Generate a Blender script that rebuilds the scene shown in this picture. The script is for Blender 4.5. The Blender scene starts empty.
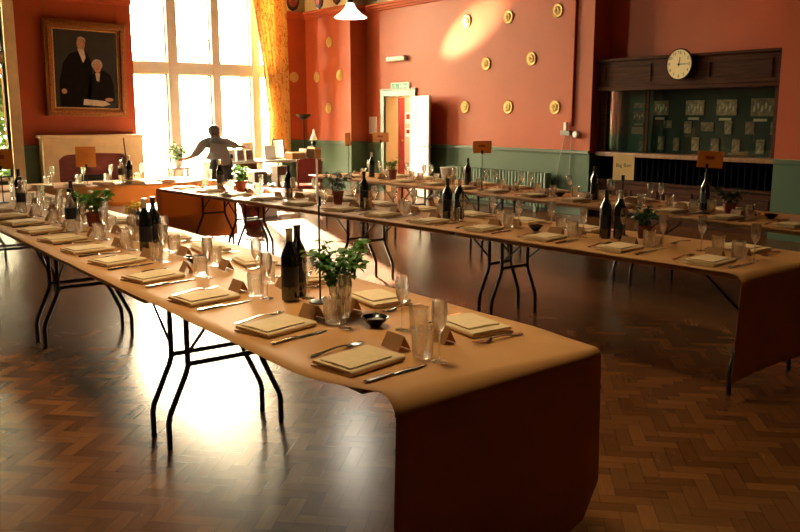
import bpy, bmesh, math, random
from mathutils import Vector, Matrix
random.seed(7)
PI = math.pi
scene = bpy.context.scene
COL = scene.collection
R = math.radians

# ------------------------------------------------------------------ materials
def nodes_of(m):
    m.use_nodes = True
    nt = m.node_tree
    return nt, nt.nodes, nt.links

def mat(name, col, rough=0.5, metal=0.0, noise=0.0, scale=8.0, bump=0.0, spec=None, emit=None, transl=0.0, sheen=0.0):
    m = bpy.data.materials.new(name)
    nt, N, L = nodes_of(m)
    b = N['Principled BSDF']
    b.inputs['Base Color'].default_value = (*col, 1)
    b.inputs['Roughness'].default_value = rough
    b.inputs['Metallic'].default_value = metal
    if spec is not None: b.inputs['Specular IOR Level'].default_value = spec
    if sheen: b.inputs['Sheen Weight'].default_value = sheen
    if emit:
        b.inputs['Emission Color'].default_value = (*emit[0], 1)
        b.inputs['Emission Strength'].default_value = emit[1]
    if noise or bump:
        tc = N.new('ShaderNodeTexCoord')
        nz = N.new('ShaderNodeTexNoise'); nz.inputs['Scale'].default_value = scale; nz.inputs['Detail'].default_value = 5
        L.new(tc.outputs['Object'], nz.inputs['Vector'])
        if noise:
            r = N.new('ShaderNodeValToRGB')
            r.color_ramp.elements[0].color = (*[c*(1-noise) for c in col], 1); r.color_ramp.elements[0].position = .3
            r.color_ramp.elements[1].color = (*[min(1, c*(1+noise)) for c in col], 1); r.color_ramp.elements[1].position = .7
            L.new(nz.outputs['Fac'], r.inputs['Fac']); L.new(r.outputs['Color'], b.inputs['Base Color'])
        if bump:
            bp = N.new('ShaderNodeBump'); bp.inputs['Strength'].default_value = bump; bp.inputs['Distance'].default_value = .01
            L.new(nz.outputs['Fac'], bp.inputs['Height']); L.new(bp.outputs['Normal'], b.inputs['Normal'])
    if transl:
        t = N.new('ShaderNodeBsdfTranslucent'); t.inputs['Color'].default_value = (*col, 1)
        mx = N.new('ShaderNodeMixShader'); mx.inputs['Fac'].default_value = transl
        L.new(b.outputs[0], mx.inputs[1]); L.new(t.outputs[0], mx.inputs[2])
        L.new(mx.outputs[0], N['Material Output'].inputs['Surface'])
    return m

def glass_mat(name, tint=(1, 1, 1), gloss=0.08, solid=0.0, body=(.8, .85, .8), refr=0.0, edge=0.45):
    m = bpy.data.materials.new(name)
    nt, N, L = nodes_of(m)
    N.remove(N['Principled BSDF'])
    tr = N.new('ShaderNodeBsdfTransparent'); tr.inputs['Color'].default_value = (*tint, 1)
    gl = N.new('ShaderNodeBsdfGlossy'); gl.inputs['Roughness'].default_value = .03
    last = tr
    if refr:
        rf = N.new('ShaderNodeBsdfGlass'); rf.inputs['IOR'].default_value = 1.45; rf.inputs['Roughness'].default_value = .02
        mx = N.new('ShaderNodeMixShader'); mx.inputs[0].default_value = refr
        L.new(last.outputs[0], mx.inputs[1]); L.new(rf.outputs[0], mx.inputs[2]); last = mx
    if solid:
        df = N.new('ShaderNodeBsdfDiffuse'); df.inputs['Color'].default_value = (*body, 1)
        mx = N.new('ShaderNodeMixShader'); mx.inputs[0].default_value = solid
        L.new(last.outputs[0], mx.inputs[1]); L.new(df.outputs[0], mx.inputs[2]); last = mx
    lw = N.new('ShaderNodeLayerWeight'); lw.inputs['Blend'].default_value = edge
    ma = N.new('ShaderNodeMath'); ma.operation = 'MULTIPLY_ADD'
    ma.inputs[1].default_value = .5; ma.inputs[2].default_value = gloss
    L.new(lw.outputs['Facing'], ma.inputs[0])
    mx = N.new('ShaderNodeMixShader')
    L.new(ma.outputs[0], mx.inputs[0]); L.new(last.outputs[0], mx.inputs[1]); L.new(gl.outputs[0], mx.inputs[2])
    L.new(mx.outputs[0], N['Material Output'].inputs['Surface'])
    return m

def wall_paint(name, red=(.45, .085, .027)):
    """red paint over a green dado, cream frieze above the cornice; painted bands by height"""
    m = bpy.data.materials.new(name)
    nt, N, L = nodes_of(m); b = N['Principled BSDF']
    g = N.new('ShaderNodeNewGeometry'); sp = N.new('ShaderNodeSeparateXYZ'); L.new(g.outputs['Position'], sp.inputs[0])
    r = N.new('ShaderNodeValToRGB'); r.color_ramp.interpolation = 'CONSTANT'
    mr = N.new('ShaderNodeMath'); mr.operation = 'DIVIDE'; mr.inputs[1].default_value = 6
    L.new(sp.outputs['Z'], mr.inputs[0]); L.new(mr.outputs[0], r.inputs['Fac'])
    e = r.color_ramp.elements
    e[0].position = 0; e[0].color = (.075, .13, .075, 1)
    e[1].position = 1.0/6; e[1].color = (*red, 1)
    n = e.new(3.8/6); n.color = (.88, .76, .48, 1)
    nz = N.new('ShaderNodeTexNoise'); nz.inputs['Scale'].default_value = 1.3; nz.inputs['Detail'].default_value = 6
    L.new(g.outputs['Position'], nz.inputs['Vector'])
    mx = N.new('ShaderNodeMix'); mx.data_type = 'RGBA'; mx.blend_type = 'MULTIPLY'; mx.inputs['Factor'].default_value = .25
    L.new(r.outputs['Color'], mx.inputs['A']); L.new(nz.outputs['Fac'], mx.inputs['B'])
    L.new(mx.outputs['Result'], b.inputs['Base Color'])
    b.inputs['Roughness'].default_value = .45; b.inputs['Specular IOR Level'].default_value = .2
    n2 = N.new('ShaderNodeTexNoise'); n2.inputs['Scale'].default_value = 30; L.new(g.outputs['Position'], n2.inputs['Vector'])
    bp = N.new('ShaderNodeBump'); bp.inputs['Strength'].default_value = .08; bp.inputs['Distance'].default_value = .01
    L.new(n2.outputs['Fac'], bp.inputs['Height']); L.new(bp.outputs['Normal'], b.inputs['Normal'])
    return m

def parquet_mat():
    m = bpy.data.materials.new('herringbone_parquet')
    nt, N, L = nodes_of(m); b = N['Principled BSDF']
    W, n = .072, 3
    g = N.new('ShaderNodeNewGeometry'); sp = N.new('ShaderNodeSeparateXYZ')
    mp = N.new('ShaderNodeMapping'); mp.inputs['Rotation'].default_value = (0, 0, R(45)); mp.inputs['Scale'].default_value = (1/W, 1/W, 1/W)
    mp.inputs['Location'].default_value = (400, 400, 0)
    L.new(g.outputs['Position'], mp.inputs['Vector']); L.new(mp.outputs[0], sp.inputs[0])
    def M(op, a, b_=None, c=None):
        q = N.new('ShaderNodeMath'); q.operation = op
        for k, v in enumerate((a, b_, c)):
            if v is None: continue
            if isinstance(v, (int, float)): q.inputs[k].default_value = v
            else: L.new(v, q.inputs[k])
        return q.outputs[0]
    u, v = sp.outputs['X'], sp.outputs['Y']
    i, j = M('FLOOR', u), M('FLOOR', v)
    fu, fv = M('SUBTRACT', u, i), M('SUBTRACT', v, j)
    k = M('FLOORED_MODULO', M('SUBTRACT', i, j), 2*n)
    isv = M('GREATER_THAN', k, n-.5)                       # 1: block runs along v
    def mixv(a, c): return M('ADD', M('MULTIPLY', a, M('SUBTRACT', 1, isv)), M('MULTIPLY', c, isv))
    idx = mixv(M('SUBTRACT', i, k), M('ADD', i, 91.7))
    idy = mixv(j, M('ADD', j, M('SUBTRACT', k, n)))
    along = mixv(M('ADD', k, fu), M('ADD', M('SUBTRACT', 2*n-1, k), fv))
    across = mixv(fv, fu)
    d1 = M('MINIMUM', across, M('SUBTRACT', 1, across)); d2 = M('MINIMUM', along, M('SUBTRACT', n, along))
    gap = M('LESS_THAN', M('MINIMUM', d1, d2), .022)
    cb = N.new('ShaderNodeCombineXYZ'); L.new(idx, cb.inputs[0]); L.new(idy, cb.inputs[1])
    wn = N.new('ShaderNodeTexWhiteNoise'); L.new(cb.outputs[0], wn.inputs['Vector'])
    gc = N.new('ShaderNodeCombineXYZ'); L.new(M('MULTIPLY', along, .35), gc.inputs[0]); L.new(M('MULTIPLY', across, 2.2), gc.inputs[1]); L.new(M('MULTIPLY', wn.outputs['Value'], 60), gc.inputs[2])
    gn = N.new('ShaderNodeTexNoise'); gn.inputs['Scale'].default_value = 2.2; gn.inputs['Detail'].default_value = 5; L.new(gc.outputs[0], gn.inputs['Vector'])
    big = N.new('ShaderNodeTexNoise'); big.inputs['Scale'].default_value = .9; L.new(g.outputs['Position'], big.inputs['Vector'])
    val = M('ADD', M('ADD', M('MULTIPLY', wn.outputs['Value'], .55), M('MULTIPLY', gn.outputs['Fac'], .35)), M('MULTIPLY', big.outputs['Fac'], .2))
    r = N.new('ShaderNodeValToRGB'); L.new(val, r.inputs['Fac'])
    e = r.color_ramp.elements
    e[0].position = .2; e[0].color = (.082, .025, .0065, 1)
    e[1].position = .95; e[1].color = (.20, .074, .019, 1)
    q = e.new(.55); q.color = (.120, .044, .012, 1)
    mx = N.new('ShaderNodeMix'); mx.data_type = 'RGBA'
    L.new(M('MULTIPLY', gap, .55), mx.inputs['Factor']); L.new(r.outputs['Color'], mx.inputs['A']); mx.inputs['B'].default_value = (.02, .008, .003, 1)
    L.new(mx.outputs['Result'], b.inputs['Base Color'])
    L.new(M('MULTIPLY_ADD', gn.outputs['Fac'], .10, .20), b.inputs['Roughness'])
    b.inputs['Specular IOR Level'].default_value = .2
    bp = N.new('ShaderNodeBump'); bp.inputs['Strength'].default_value = .05; bp.inputs['Distance'].default_value = .003
    L.new(M('ADD', M('MULTIPLY', wn.outputs['Value'], .8), M('MULTIPLY', gap, -1)), bp.inputs['Height']); L.new(bp.outputs['Normal'], b.inputs['Normal'])
    return m

def wood_mat(name, dark, light, rough=.35, scale=(1, 1, 12), spec=.5):
    m = bpy.data.materials.new(name)
    nt, N, L = nodes_of(m); b = N['Principled BSDF']
    tc = N.new('ShaderNodeTexCoord'); mp = N.new('ShaderNodeMapping'); mp.inputs['Scale'].default_value = scale
    nz = N.new('ShaderNodeTexNoise'); nz.inputs['Scale'].default_value = 3; nz.inputs['Detail'].default_value = 7; nz.inputs['Distortion'].default_value = .6
    r = N.new('ShaderNodeValToRGB'); r.color_ramp.elements[0].color = (*dark, 1); r.color_ramp.elements[1].color = (*light, 1)
    r.color_ramp.elements[0].position = .3; r.color_ramp.elements[1].position = .7
    L.new(tc.outputs['Object'], mp.inputs[0]); L.new(mp.outputs[0], nz.inputs['Vector']); L.new(nz.outputs['Fac'], r.inputs['Fac']); L.new(r.outputs['Color'], b.inputs['Base Color'])
    b.inputs['Roughness'].default_value = rough; b.inputs['Specular IOR Level'].default_value = spec
    return m

def brick_mat():
    m = bpy.data.materials.new('fireplace_brick')
    nt, N, L = nodes_of(m); b = N['Principled BSDF']
    tc = N.new('ShaderNodeTexCoord'); sp = N.new('ShaderNodeSeparateXYZ'); cb = N.new('ShaderNodeCombineXYZ')
    L.new(tc.outputs['Object'], sp.inputs[0]); L.new(sp.outputs['X'], cb.inputs[0]); L.new(sp.outputs['Z'], cb.inputs[1])
    br = N.new('ShaderNodeTexBrick'); br.inputs['Scale'].default_value = 4.5
    br.inputs['Color1'].default_value = (.22, .035, .022, 1); br.inputs['Color2'].default_value = (.15, .024, .016, 1); br.inputs['Mortar'].default_value = (.09, .03, .02, 1)
    br.inputs['Mortar Size'].default_value = .012
    L.new(cb.outputs[0], br.inputs['Vector']); L.new(br.outputs['Color'], b.inputs['Base Color']); b.inputs['Roughness'].default_value = .7
    return m

def curtain_mat():
    m = bpy.data.materials.new('gold_damask')
    nt, N, L = nodes_of(m); b = N['Principled BSDF']
    tc = N.new('ShaderNodeTexCoord'); mp = N.new('ShaderNodeMapping'); mp.inputs['Scale'].default_value = (1, 1, .7)
    v = N.new('ShaderNodeTexNoise'); v.inputs['Scale'].default_value = 11; v.inputs['Detail'].default_value = 3; v.inputs['Distortion'].default_value = 1.5
    r = N.new('ShaderNodeValToRGB'); e = r.color_ramp.elements
    e[0].position = .42; e[0].color = (.66, .43, .15, 1); e[1].position = .60; e[1].color = (.50, .22, .055, 1)
    q = e.new(.52); q.color = (.72, .54, .24, 1)
    L.new(tc.outputs['Object'], mp.inputs[0]); L.new(mp.outputs[0], v.inputs['Vector']); L.new(v.outputs['Fac'], r.inputs['Fac']); L.new(r.outputs['Color'], b.inputs['Base Color'])
    b.inputs['Roughness'].default_value = .8
    t = N.new('ShaderNodeBsdfTranslucent'); L.new(r.outputs['Color'], t.inputs['Color'])
    mx = N.new('ShaderNodeMixShader'); mx.inputs[0].default_value = .35
    L.new(b.outputs[0], mx.inputs[1]); L.new(t.outputs[0], mx.inputs[2]); L.new(mx.outputs[0], N['Material Output'].inputs['Surface'])
    return m

MT = dict(
    floor=parquet_mat(), wall=wall_paint('painted_wall'),
    ceiling=mat('cream_ceiling', (.62, .54, .38), .8, noise=.04),
    stone=mat('cream_stone', (.86, .72, .44), .7, noise=.08, scale=6, bump=.1),
    flarestone=mat('flare_whitened_stone', (.86, .82, .72), .6, noise=.04, scale=6),  # window stone paled, with the daylight flare put into its colour
    rail=mat('green_gloss_paint', (.065, .11, .065), .3, noise=.05),
    red_trim=mat('red_gloss_paint', (.43, .085, .03), .6, spec=.15, noise=.05),
    frame_dark=mat('dark_window_metal', (.05, .03, .02), .4),
    pane=glass_mat('window_glass', gloss=.03, edge=.15),
    cab_glass=glass_mat('cabinet_glass', tint=(.8, .86, .82), gloss=.03, edge=.15),
    kraft=mat('kraft_paper', (.56, .265, .08), .55, noise=.06, scale=5, bump=.06, transl=.09, spec=.25),
    card=mat('kraft_card', (.54, .28, .10), .6, noise=.06, scale=20, transl=.45),
    whitecard=mat('cream_card', (.82, .70, .48), .6, noise=.03, transl=.55),
    napkin=mat('cream_paper_napkin', (.70, .49, .24), .8, noise=.05, scale=30),
    ply=wood_mat('plywood_top', (.32, .17, .07), (.45, .27, .12), .5),
    blackmetal=mat('black_painted_steel', (.008, .009, .011), .35, metal=.2, noise=.2),
    steel=mat('polished_cutlery_steel', (.72, .68, .6), .18, metal=1, noise=.04),
    clear=glass_mat('clear_drinking_glass', tint=(.98, .98, .96), gloss=.07, refr=.45, edge=.35),
    bottle=glass_mat('dark_green_bottle_glass', tint=(.02, .04, .02), gloss=.10, solid=.92, body=(.004, .007, .006), edge=.2),
    clearbottle=glass_mat('clear_bottle_glass', tint=(.93, .93, .9), gloss=.12, solid=.06, body=(.9, .85, .75), refr=.2),
    label=mat('dark_bottle_label', (.006, .010, .018), .35, noise=.2, scale=40),
    foil=mat('black_bottle_capsule', (.012, .012, .012), .3),
    silver=mat('silver_neck_foil', (.65, .65, .62), .3, metal=.7),
    terracotta=mat('terracotta', (.25, .055, .03), .7, noise=.12, scale=15),
    soil=mat('potting_soil', (.03, .02, .012), .9, noise=.3, scale=60, bump=.5),
    leaf=mat('herb_leaf', (.085, .21, .02), .45, noise=.35, scale=25, transl=.35),
    leafdark=mat('dark_leaf', (.02, .06, .022), .45, noise=.3, scale=25, transl=.2),
    leafout=mat('sunlit_tree_leaf', (.035, .08, .010), .5, noise=.7, scale=4, transl=.3),
    bark=mat('bark', (.08, .05, .03), .9, noise=.3),
    stem=mat('plant_stem', (.06, .12, .03), .6, noise=.2),
    yellow=mat('yellow_petals', (.85, .62, .05), .6, noise=.15, scale=50, transl=.2),
    white=mat('white_gloss_paint', (.82, .80, .74), .35, noise=.02),
    whitepl=mat('white_plastic', (.8, .78, .72), .4, noise=.02),
    gold=mat('gilded_plaster', (.55, .36, .10), .45, metal=.35, noise=.2, scale=40, bump=.3),
    gilt=mat('gilt_picture_frame', (.33, .12, .03), .4, metal=.5, noise=.35, scale=45, bump=.6),
    giltedge=mat('bright_gilt_edge', (.68, .42, .15), .35, metal=.5, noise=.2, scale=30),
    canvas=mat('dark_oil_canvas', (.016, .011, .008), .6, noise=.4, scale=5),
    coat=mat('dark_painted_coat', (.006, .005, .005), .6, noise=.3, scale=10, spec=.1),
    flesh=mat('painted_flesh', (.50, .25, .13), .5, noise=.2, scale=25),
    linen=mat('painted_linen', (.62, .52, .38), .5, noise=.15, scale=25),
    hairgrey=mat('painted_grey_hair', (.42, .34, .24), .6, noise=.3, scale=30),
    mahog=wood_mat('dark_mahogany', (.030, .010, .005), (.07, .024, .010), .6, spec=.06),
    oak=wood_mat('oak_ledge', (.16, .07, .025), (.28, .13, .05), .35, (1, 12, 1)),
    baize=mat('dark_green_board', (.008, .022, .016), .8, noise=.15),
    baize2=mat('pale_green_board', (.09, .17, .14), .8, noise=.1),
    pleat=mat('blue_black_curtain', (.003, .004, .009), .9, noise=.2, spec=.05),
    dial=mat('cream_clock_dial', (.80, .62, .33), .5, noise=.03),
    ink=mat('black_ink', (.01, .01, .01), .5),
    redink=mat('red_brown_ink', (.25, .07, .02), .6),
    radiator=mat('pale_green_radiator', (.20, .28, .20), .3, noise=.04),
    exitgreen=mat('exit_sign_green', (.02, .25, .13), .5, emit=((.03, .36, .2), .05)),
    exitwhite=mat('exit_sign_white', (.62, .68, .55), .4, emit=((.85, .9, .75), .05)),
    brick=brick_mat(), soot=mat('soot_black', (.02, .014, .012), .9, noise=.3),
    curtain=curtain_mat(),
    shade=mat('opal_lamp_glass', (.85, .82, .74), .3, noise=.02, transl=.5),
    brass=mat('aged_brass', (.35, .22, .08), .35, metal=.9, noise=.2),
    shieldblack=mat('shield_dark', (.04, .015, .012), .4, noise=.3, scale=12),
    shieldred=mat('shield_red', (.30, .04, .03), .4, noise=.2, scale=12),
    shieldgold=mat('shield_gold', (.5, .3, .08), .4, noise=.2, scale=12),
    chairred=mat('red_upholstery', (.33, .05, .03), .7, noise=.12, scale=20),
    chairwood=wood_mat('chair_wood', (.10, .045, .02), (.2, .09, .04), .4),
    brownbox=mat('brown_cardboard', (.42, .22, .07), .7, noise=.1, scale=20),
    potred=mat('glazed_red_pot', (.11, .012, .010), .3, noise=.25, scale=9),
    palegreen=mat('pale_green_paint', (.45, .50, .33), .6, noise=.06),
    shirt=mat('grey_shirt_cloth', (.30, .31, .33), .85, noise=.1, scale=20, bump=.2),
    trousers=mat('dark_trouser_cloth', (.045, .05, .06), .85, noise=.1, scale=25),
    skin=mat('skin', (.50, .25, .15), .55, noise=.05, scale=20),
    hair=mat('short_greying_hair', (.10, .085, .07), .8, noise=.4, scale=60, bump=.5),
    shoe=mat('black_shoe_leather', (.012, .012, .012), .35),
    photo1=mat('faded_photo_brown', (.20, .11, .07), .4, noise=.6, scale=16),
    photo2=mat('faded_photo_tan', (.30, .19, .12), .4, noise=.6, scale=22),
    caption=mat('caption_strip', (.55, .42, .28), .6, noise=.05),
    paper=mat('white_notice_paper', (.80, .78, .72), .6, noise=.02),
    corridor=mat('cream_corridor_wall', (.80, .66, .38), .6, noise=.04),
    corridorpink=mat('pink_corridor_wall', (.70, .44, .33), .6, noise=.04),
    doorred=mat('dark_red_door_paint', (.25, .03, .02), .4, noise=.1),
    grey=mat('grey_switch_plastic', (.20, .19, .17), .4, noise=.05),
    salt=mat('coarse_salt', (.55, .45, .32), .8, noise=.2, scale=150, bump=.6),
    bowl=mat('black_glazed_bowl', (.012, .010, .009), .2, noise=.2),
    rope=mat('picture_cord', (.25, .08, .04), .8),
    lampadded=mat('added_lamp_glow', (1, .95, .8), .4, emit=((1, .9, .7), 6)),  # glow of the lamp added in the corridor
    grass=mat('garden_grass', (.09, .17, .03), .9, noise=.3, scale=5),
)

# ------------------------------------------------------------------ mesh helpers
class MB:
    def __init__(s): s.v = []; s.f = []
    def add(s, vs, fs, M=None):
        o = len(s.v)
        s.v += [tuple(M @ Vector(v)) if M else tuple(v) for v in vs]
        s.f += [tuple(i+o for i in f) for f in fs]
        return s
    def box(s, lo, hi, M=None):
        (a, b, c), (d, e, f) = lo, hi
        vs = [(a, b, c), (d, b, c), (d, e, c), (a, e, c), (a, b, f), (d, b, f), (d, e, f), (a, e, f)]
        return s.add(vs, [(0, 3, 2, 1), (4, 5, 6, 7), (0, 1, 5, 4), (1, 2, 6, 5), (2, 3, 7, 6), (3, 0, 4, 7)], M)
    def tube(s, pts, r, seg=8, cap=True, M=None):
        pts = [Vector(p) for p in pts]; n = len(pts); rs = r if isinstance(r, (list, tuple)) else [r]*n
        up = Vector((0, 0, 1)); vs = []; fs = []
        t0 = (pts[1]-pts[0]).normalized()
        if abs(t0.dot(up)) > .95: up = Vector((1, 0, 0))
        for i, p in enumerate(pts):
            t = ((pts[min(i+1, n-1)]-p).normalized() + (p-pts[max(i-1, 0)]).normalized()).normalized() if 0 < i < n-1 else ((pts[1]-pts[0]) if i == 0 else (pts[-1]-pts[-2])).normalized()
            a = t.cross(up).normalized(); b = t.cross(a).normalized()
            for k in range(seg):
                w = 2*PI*k/seg; vs.append(p + (a*math.cos(w)+b*math.sin(w))*rs[i])
        for i in range(n-1):
            for k in range(seg):
                k2 = (k+1) % seg; fs.append((i*seg+k, i*seg+k2, (i+1)*seg+k2, (i+1)*seg+k))
        if cap:
            fs.append(tuple(range(seg))[::-1]); fs.append(tuple((n-1)*seg+k for k in range(seg)))
        return s.add(vs, fs, M)
    def lathe(s, prof, seg=16, M=None, flute=0.0, nfl=0, frange=None, cap=True):
        vs = []; fs = []; n = len(prof)
        for (r, z) in prof:
            for k in range(seg):
                w = 2*PI*k/seg; rr = r
                if flute and (frange is None or frange[0] <= z <= frange[1]): rr = r*(1+flute*math.cos(nfl*w))
                vs.append((rr*math.cos(w), rr*math.sin(w), z))
        for i in range(n-1):
            for k in range(seg):
                k2 = (k+1) % seg; fs.append((i*seg+k, i*seg+k2, (i+1)*seg+k2, (i+1)*seg+k))
        if cap:
            if prof[0][0] > 1e-5: fs.append(tuple(range(seg))[::-1])
            if prof[-1][0] > 1e-5: fs.append(tuple((n-1)*seg+k for k in range(seg)))
        return s.add(vs, fs, M)
    def prism(s, poly, t0, t1, M=None):
        """polygon in local xz, extruded along y"""
        n = len(poly)
        vs = [(x, t0, z) for x, z in poly]+[(x, t1, z) for x, z in poly]
        fs = [tuple(range(n)), tuple(range(n, 2*n))[::-1]]+[(i, i+n, (i+1) % n+n, (i+1) % n) for i in range(n)]
        return s.add(vs, fs, M)
    def sphere(s, c, r, seg=12, rings=8, M=None):
        rx, ry, rz = r if isinstance(r, (tuple, list)) else (r, r, r)
        vs = [(c[0], c[1], c[2]-rz)]; fs = []
        for i in range(1, rings):
            a = -PI/2+PI*i/rings
            for k in range(seg):
                w = 2*PI*k/seg; vs.append((c[0]+rx*math.cos(a)*math.cos(w), c[1]+ry*math.cos(a)*math.sin(w), c[2]+rz*math.sin(a)))
        vs.append((c[0], c[1], c[2]+rz)); T = len(vs)-1
        for k in range(seg):
            k2 = (k+1) % seg
            fs.append((0, 1+k2, 1+k)); fs.append((T, T-seg+k, T-seg+k2))
            for i in range(rings-2): fs.append((1+i*seg+k, 1+i*seg+k2, 1+(i+1)*seg+k2, 1+(i+1)*seg+k))
        return s.add(vs, fs, M)
    def leaf(s, M, l, w, bend=.25):
        vs = [(0, 0, 0), (w*.5, l*.35, .03*l), (w*.38, l*.7, -bend*l*.3), (0, l, -bend*l), (-w*.38, l*.7, -bend*l*.3), (-w*.5, l*.35, .03*l), (0, l*.4, -.05*l)]
        return s.add(vs, [(0, 1, 6), (1, 2, 6), (2, 3, 6), (3, 4, 6), (4, 5, 6), (5, 0, 6)], M)
    def build(s, name, m, parent=None, loc=None, rotz=0, smooth=35, bevel=0):
        me = bpy.data.meshes.new(name); me.from_pydata(s.v, [], s.f)
        bm = bmesh.new(); bm.from_mesh(me); bmesh.ops.recalc_face_normals(bm, faces=bm.faces); bm.to_mesh(me); bm.free()
        me.materials.append(MT[m] if isinstance(m, str) else m)
        if smooth:
            me.polygons.foreach_set('use_smooth', [True]*len(me.polygons)); me.set_sharp_from_angle(angle=R(smooth))
        o = bpy.data.objects.new(name, me); COL.objects.link(o)
        if parent: o.parent = parent
        if loc is not None: o.location = loc
        o.rotation_euler.z = rotz
        if bevel:
            b = o.modifiers.new('bevel', 'BEVEL'); b.width = bevel; b.segments = 2; b.limit_method = 'ANGLE'
        return o

def tag(o, label, cat, group=None):
    o['label'] = label; o['category'] = cat
    if group: o['group'] = group
    return o
def thing(name, label, cat, loc=(0, 0, 0), rotz=0, group=None):
    o = bpy.data.objects.new(name, None); o.empty_display_size = .1; COL.objects.link(o)
    o.location = loc; o.rotation_euler.z = rotz
    return tag(o, label, cat, group)
def struct(o): o['kind'] = 'structure'; return o
KIDS = {}
def dup(root, loc, rotz=0, label=None, group=None):
    def cp(o, par):
        c = o.copy(); COL.objects.link(c)
        if par: c.parent = par
        for ch in o.children: cp(ch, c)
        return c
    r = cp(root, None); r.location = loc; r.rotation_euler.z = rotz
    if label: r['label'] = label
    if group: r['group'] = group
    return r
class Proto:
    """first use places the original, later uses place copies"""
    def __init__(s, make, kind=''): s.make = make; s.o = None; s.kind = kind
    def __call__(s, loc, rotz, label, group=None):
        if s.o is None:
            s.o = s.make(); o = s.o; o.location = loc; o.rotation_euler.z = rotz
            o['label'] = label
            if group: o['group'] = group
            return o
        return dup(s.o, loc, rotz, label, group)
def text_mesh(txt, size, m, name, parent, M):
    cu = bpy.data.curves.new(name, 'FONT'); cu.body = txt; cu.size = size; cu.align_x = 'CENTER'; cu.align_y = 'CENTER'; cu.extrude = .0006
    t = bpy.data.objects.new(name, cu); COL.objects.link(t)
    me = bpy.data.meshes.new_from_object(t.evaluated_get(bpy.context.evaluated_depsgraph_get()))
    COL.objects.unlink(t); bpy.data.objects.remove(t)
    me.transform(M); me.materials.clear(); me.materials.append(MT[m]); me.name = name
    o = bpy.data.objects.new(name, me); COL.objects.link(o); o.parent = parent
    return o
ORD = ['first', 'second', 'third', 'fourth', 'fifth', 'sixth', 'seventh', 'eighth', 'ninth', 'tenth', 'eleventh', 'twelfth', 'thirteenth', 'fourteenth']

# ------------------------------------------------------------------ camera
cam = bpy.data.cameras.new('camera'); co = bpy.data.objects.new('camera', cam); COL.objects.link(co)
cam.sensor_width = 36; cam.lens = 841/800*36; cam.clip_start = .05; cam.clip_end = 300
co.location = (0, 0, 1.6); co.rotation_euler = (PI/2-.178, 0, -.642)
scene.camera = co

# ------------------------------------------------------------------ room shell
XR, YB, ZC, XL, YF = 10.4, 16.9, 5.6, -1.8, -3.0     # right wall, window wall, ceiling, left wall, wall behind
def S(mb, name, m, bevel=0): return struct(mb.build(name, m, smooth=30, bevel=bevel))
S(MB().box((XL-.3, YF-.3, -.12), (13.2, YB+.4, 0)), 'floor', 'floor')
WH = 1.5
SK = (1.25, 2.6, 3.4, 4.9)      # unseen roof opening, added to brighten the near tables
S(MB().box((XL-.3, YF-.3, ZC), (SK[0], YB+.4, ZC+.2)).box((SK[1], YF-.3, ZC), (13.2, YB+.4, ZC+.2)).box((SK[0], YF-.3, ZC), (SK[1], SK[2], ZC+.2)).box((SK[0], SK[3], ZC), (SK[1], YB+.4, ZC+.2)), 'ceiling', 'mahog')
# window wall: left window X .3-3.66, big window X 6.02-9.3
wb = MB(); T = .4
LW = (.2, 3.66, .45, 5.2); BW = (6.02, 9.3, .32, 5.2)
wb.box((XL-.3, YB, 0), (LW[0], YB+T, ZC)).box((LW[0], YB, 0), (LW[1], YB+T, LW[2])).box((LW[0], YB, LW[3]), (LW[1], YB+T, ZC))
wb.box((LW[1], YB, 0), (BW[0], YB+T, ZC)).box((BW[0], YB, 0), (BW[1], YB+T, BW[2])).box((BW[0], YB, BW[3]), (BW[1], YB+T, ZC)).box((BW[1], YB, 0), (13.2, YB+T, ZC))
S(wb, 'wall_back', 'wall')
# right wall with door opening, projecting bay and alcove
DY0, DY1, DZ = 13.5, 14.42, 1.97
wr = MB()
wr.box((XR, 8.92, 0), (XR+.3, DY0, ZC)).box((XR, DY0, DZ), (XR+.3, DY1, ZC)).box((XR, DY1, 0), (XR+.3, YB, ZC))
wr.box((9.98, 15.08, 0), (XR, YB, ZC))
wr.box((XR, YF-.3, 0), (XR+.9, 5.86, ZC)).box((XR+.4, 5.86, 2.3), (XR+.9, 8.92, ZC)).box((10.95, 5.86, 0), (XR+.9, 8.92, 2.3))
wr.box((XR+.3, 8.92, 0), (XR+.9, 9.1, ZC))
S(wr, 'wall_right', 'wall')
wl = MB()
wl.box((XL-.3, YF, 0), (XL, YB, ZC))
S(wl, 'wall_left', 'mahog')
S(MB().box((XL-.3, YF-.3, 0), (XR, YF, ZC)), 'wall_front', 'mahog')
# dado rails (along walls), cornice, baseboards
def railprof(z0, z1, d): return z0, z1, d
tr = MB()
tr.box((LW[1]+.2, YB-.03, .985), (4.13, YB, 1.04)).box((BW[1], YB-.03, .985), (9.98, YB, 1.04))
S(tr, 'trim_1', 'rail', .006)
tr = MB()
tr.box((XR-.03, 8.92, .985), (XR, DY0-.16, 1.04)).box((XR-.03, DY1+.12, .985), (XR, 15.05, 1.04)).box((9.95, 15.05, .985), (9.98, YB-.03, 1.04)).box((9.95, 15.05, .985), (XR-.03, 15.08, 1.04))
tr.box((XR-.03, YF, .985), (XR, 5.86, 1.04))
S(tr, 'trim_2', 'rail', .006)
cn = MB()
for d, z0, z1 in ((.05, 3.70, 3.74), (.09, 3.74, 3.79), (.14, 3.79, 3.83)):
    cn.box((LW[1]+.2, YB-d, z0), (BW[0], YB, z1)).box((BW[1]+.1, YB-d, z0), (9.98, YB, z1))
    cn.box((9.98-d, 15.08-d, z0), (9.98, YB, z1)).box((9.98-d, 15.08-d, z0), (XR, 15.08, z1)).box((XR-d, 8.92, z0), (XR, 15.08, z1))
S(cn, 'trim_3', 'red_trim')
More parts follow.
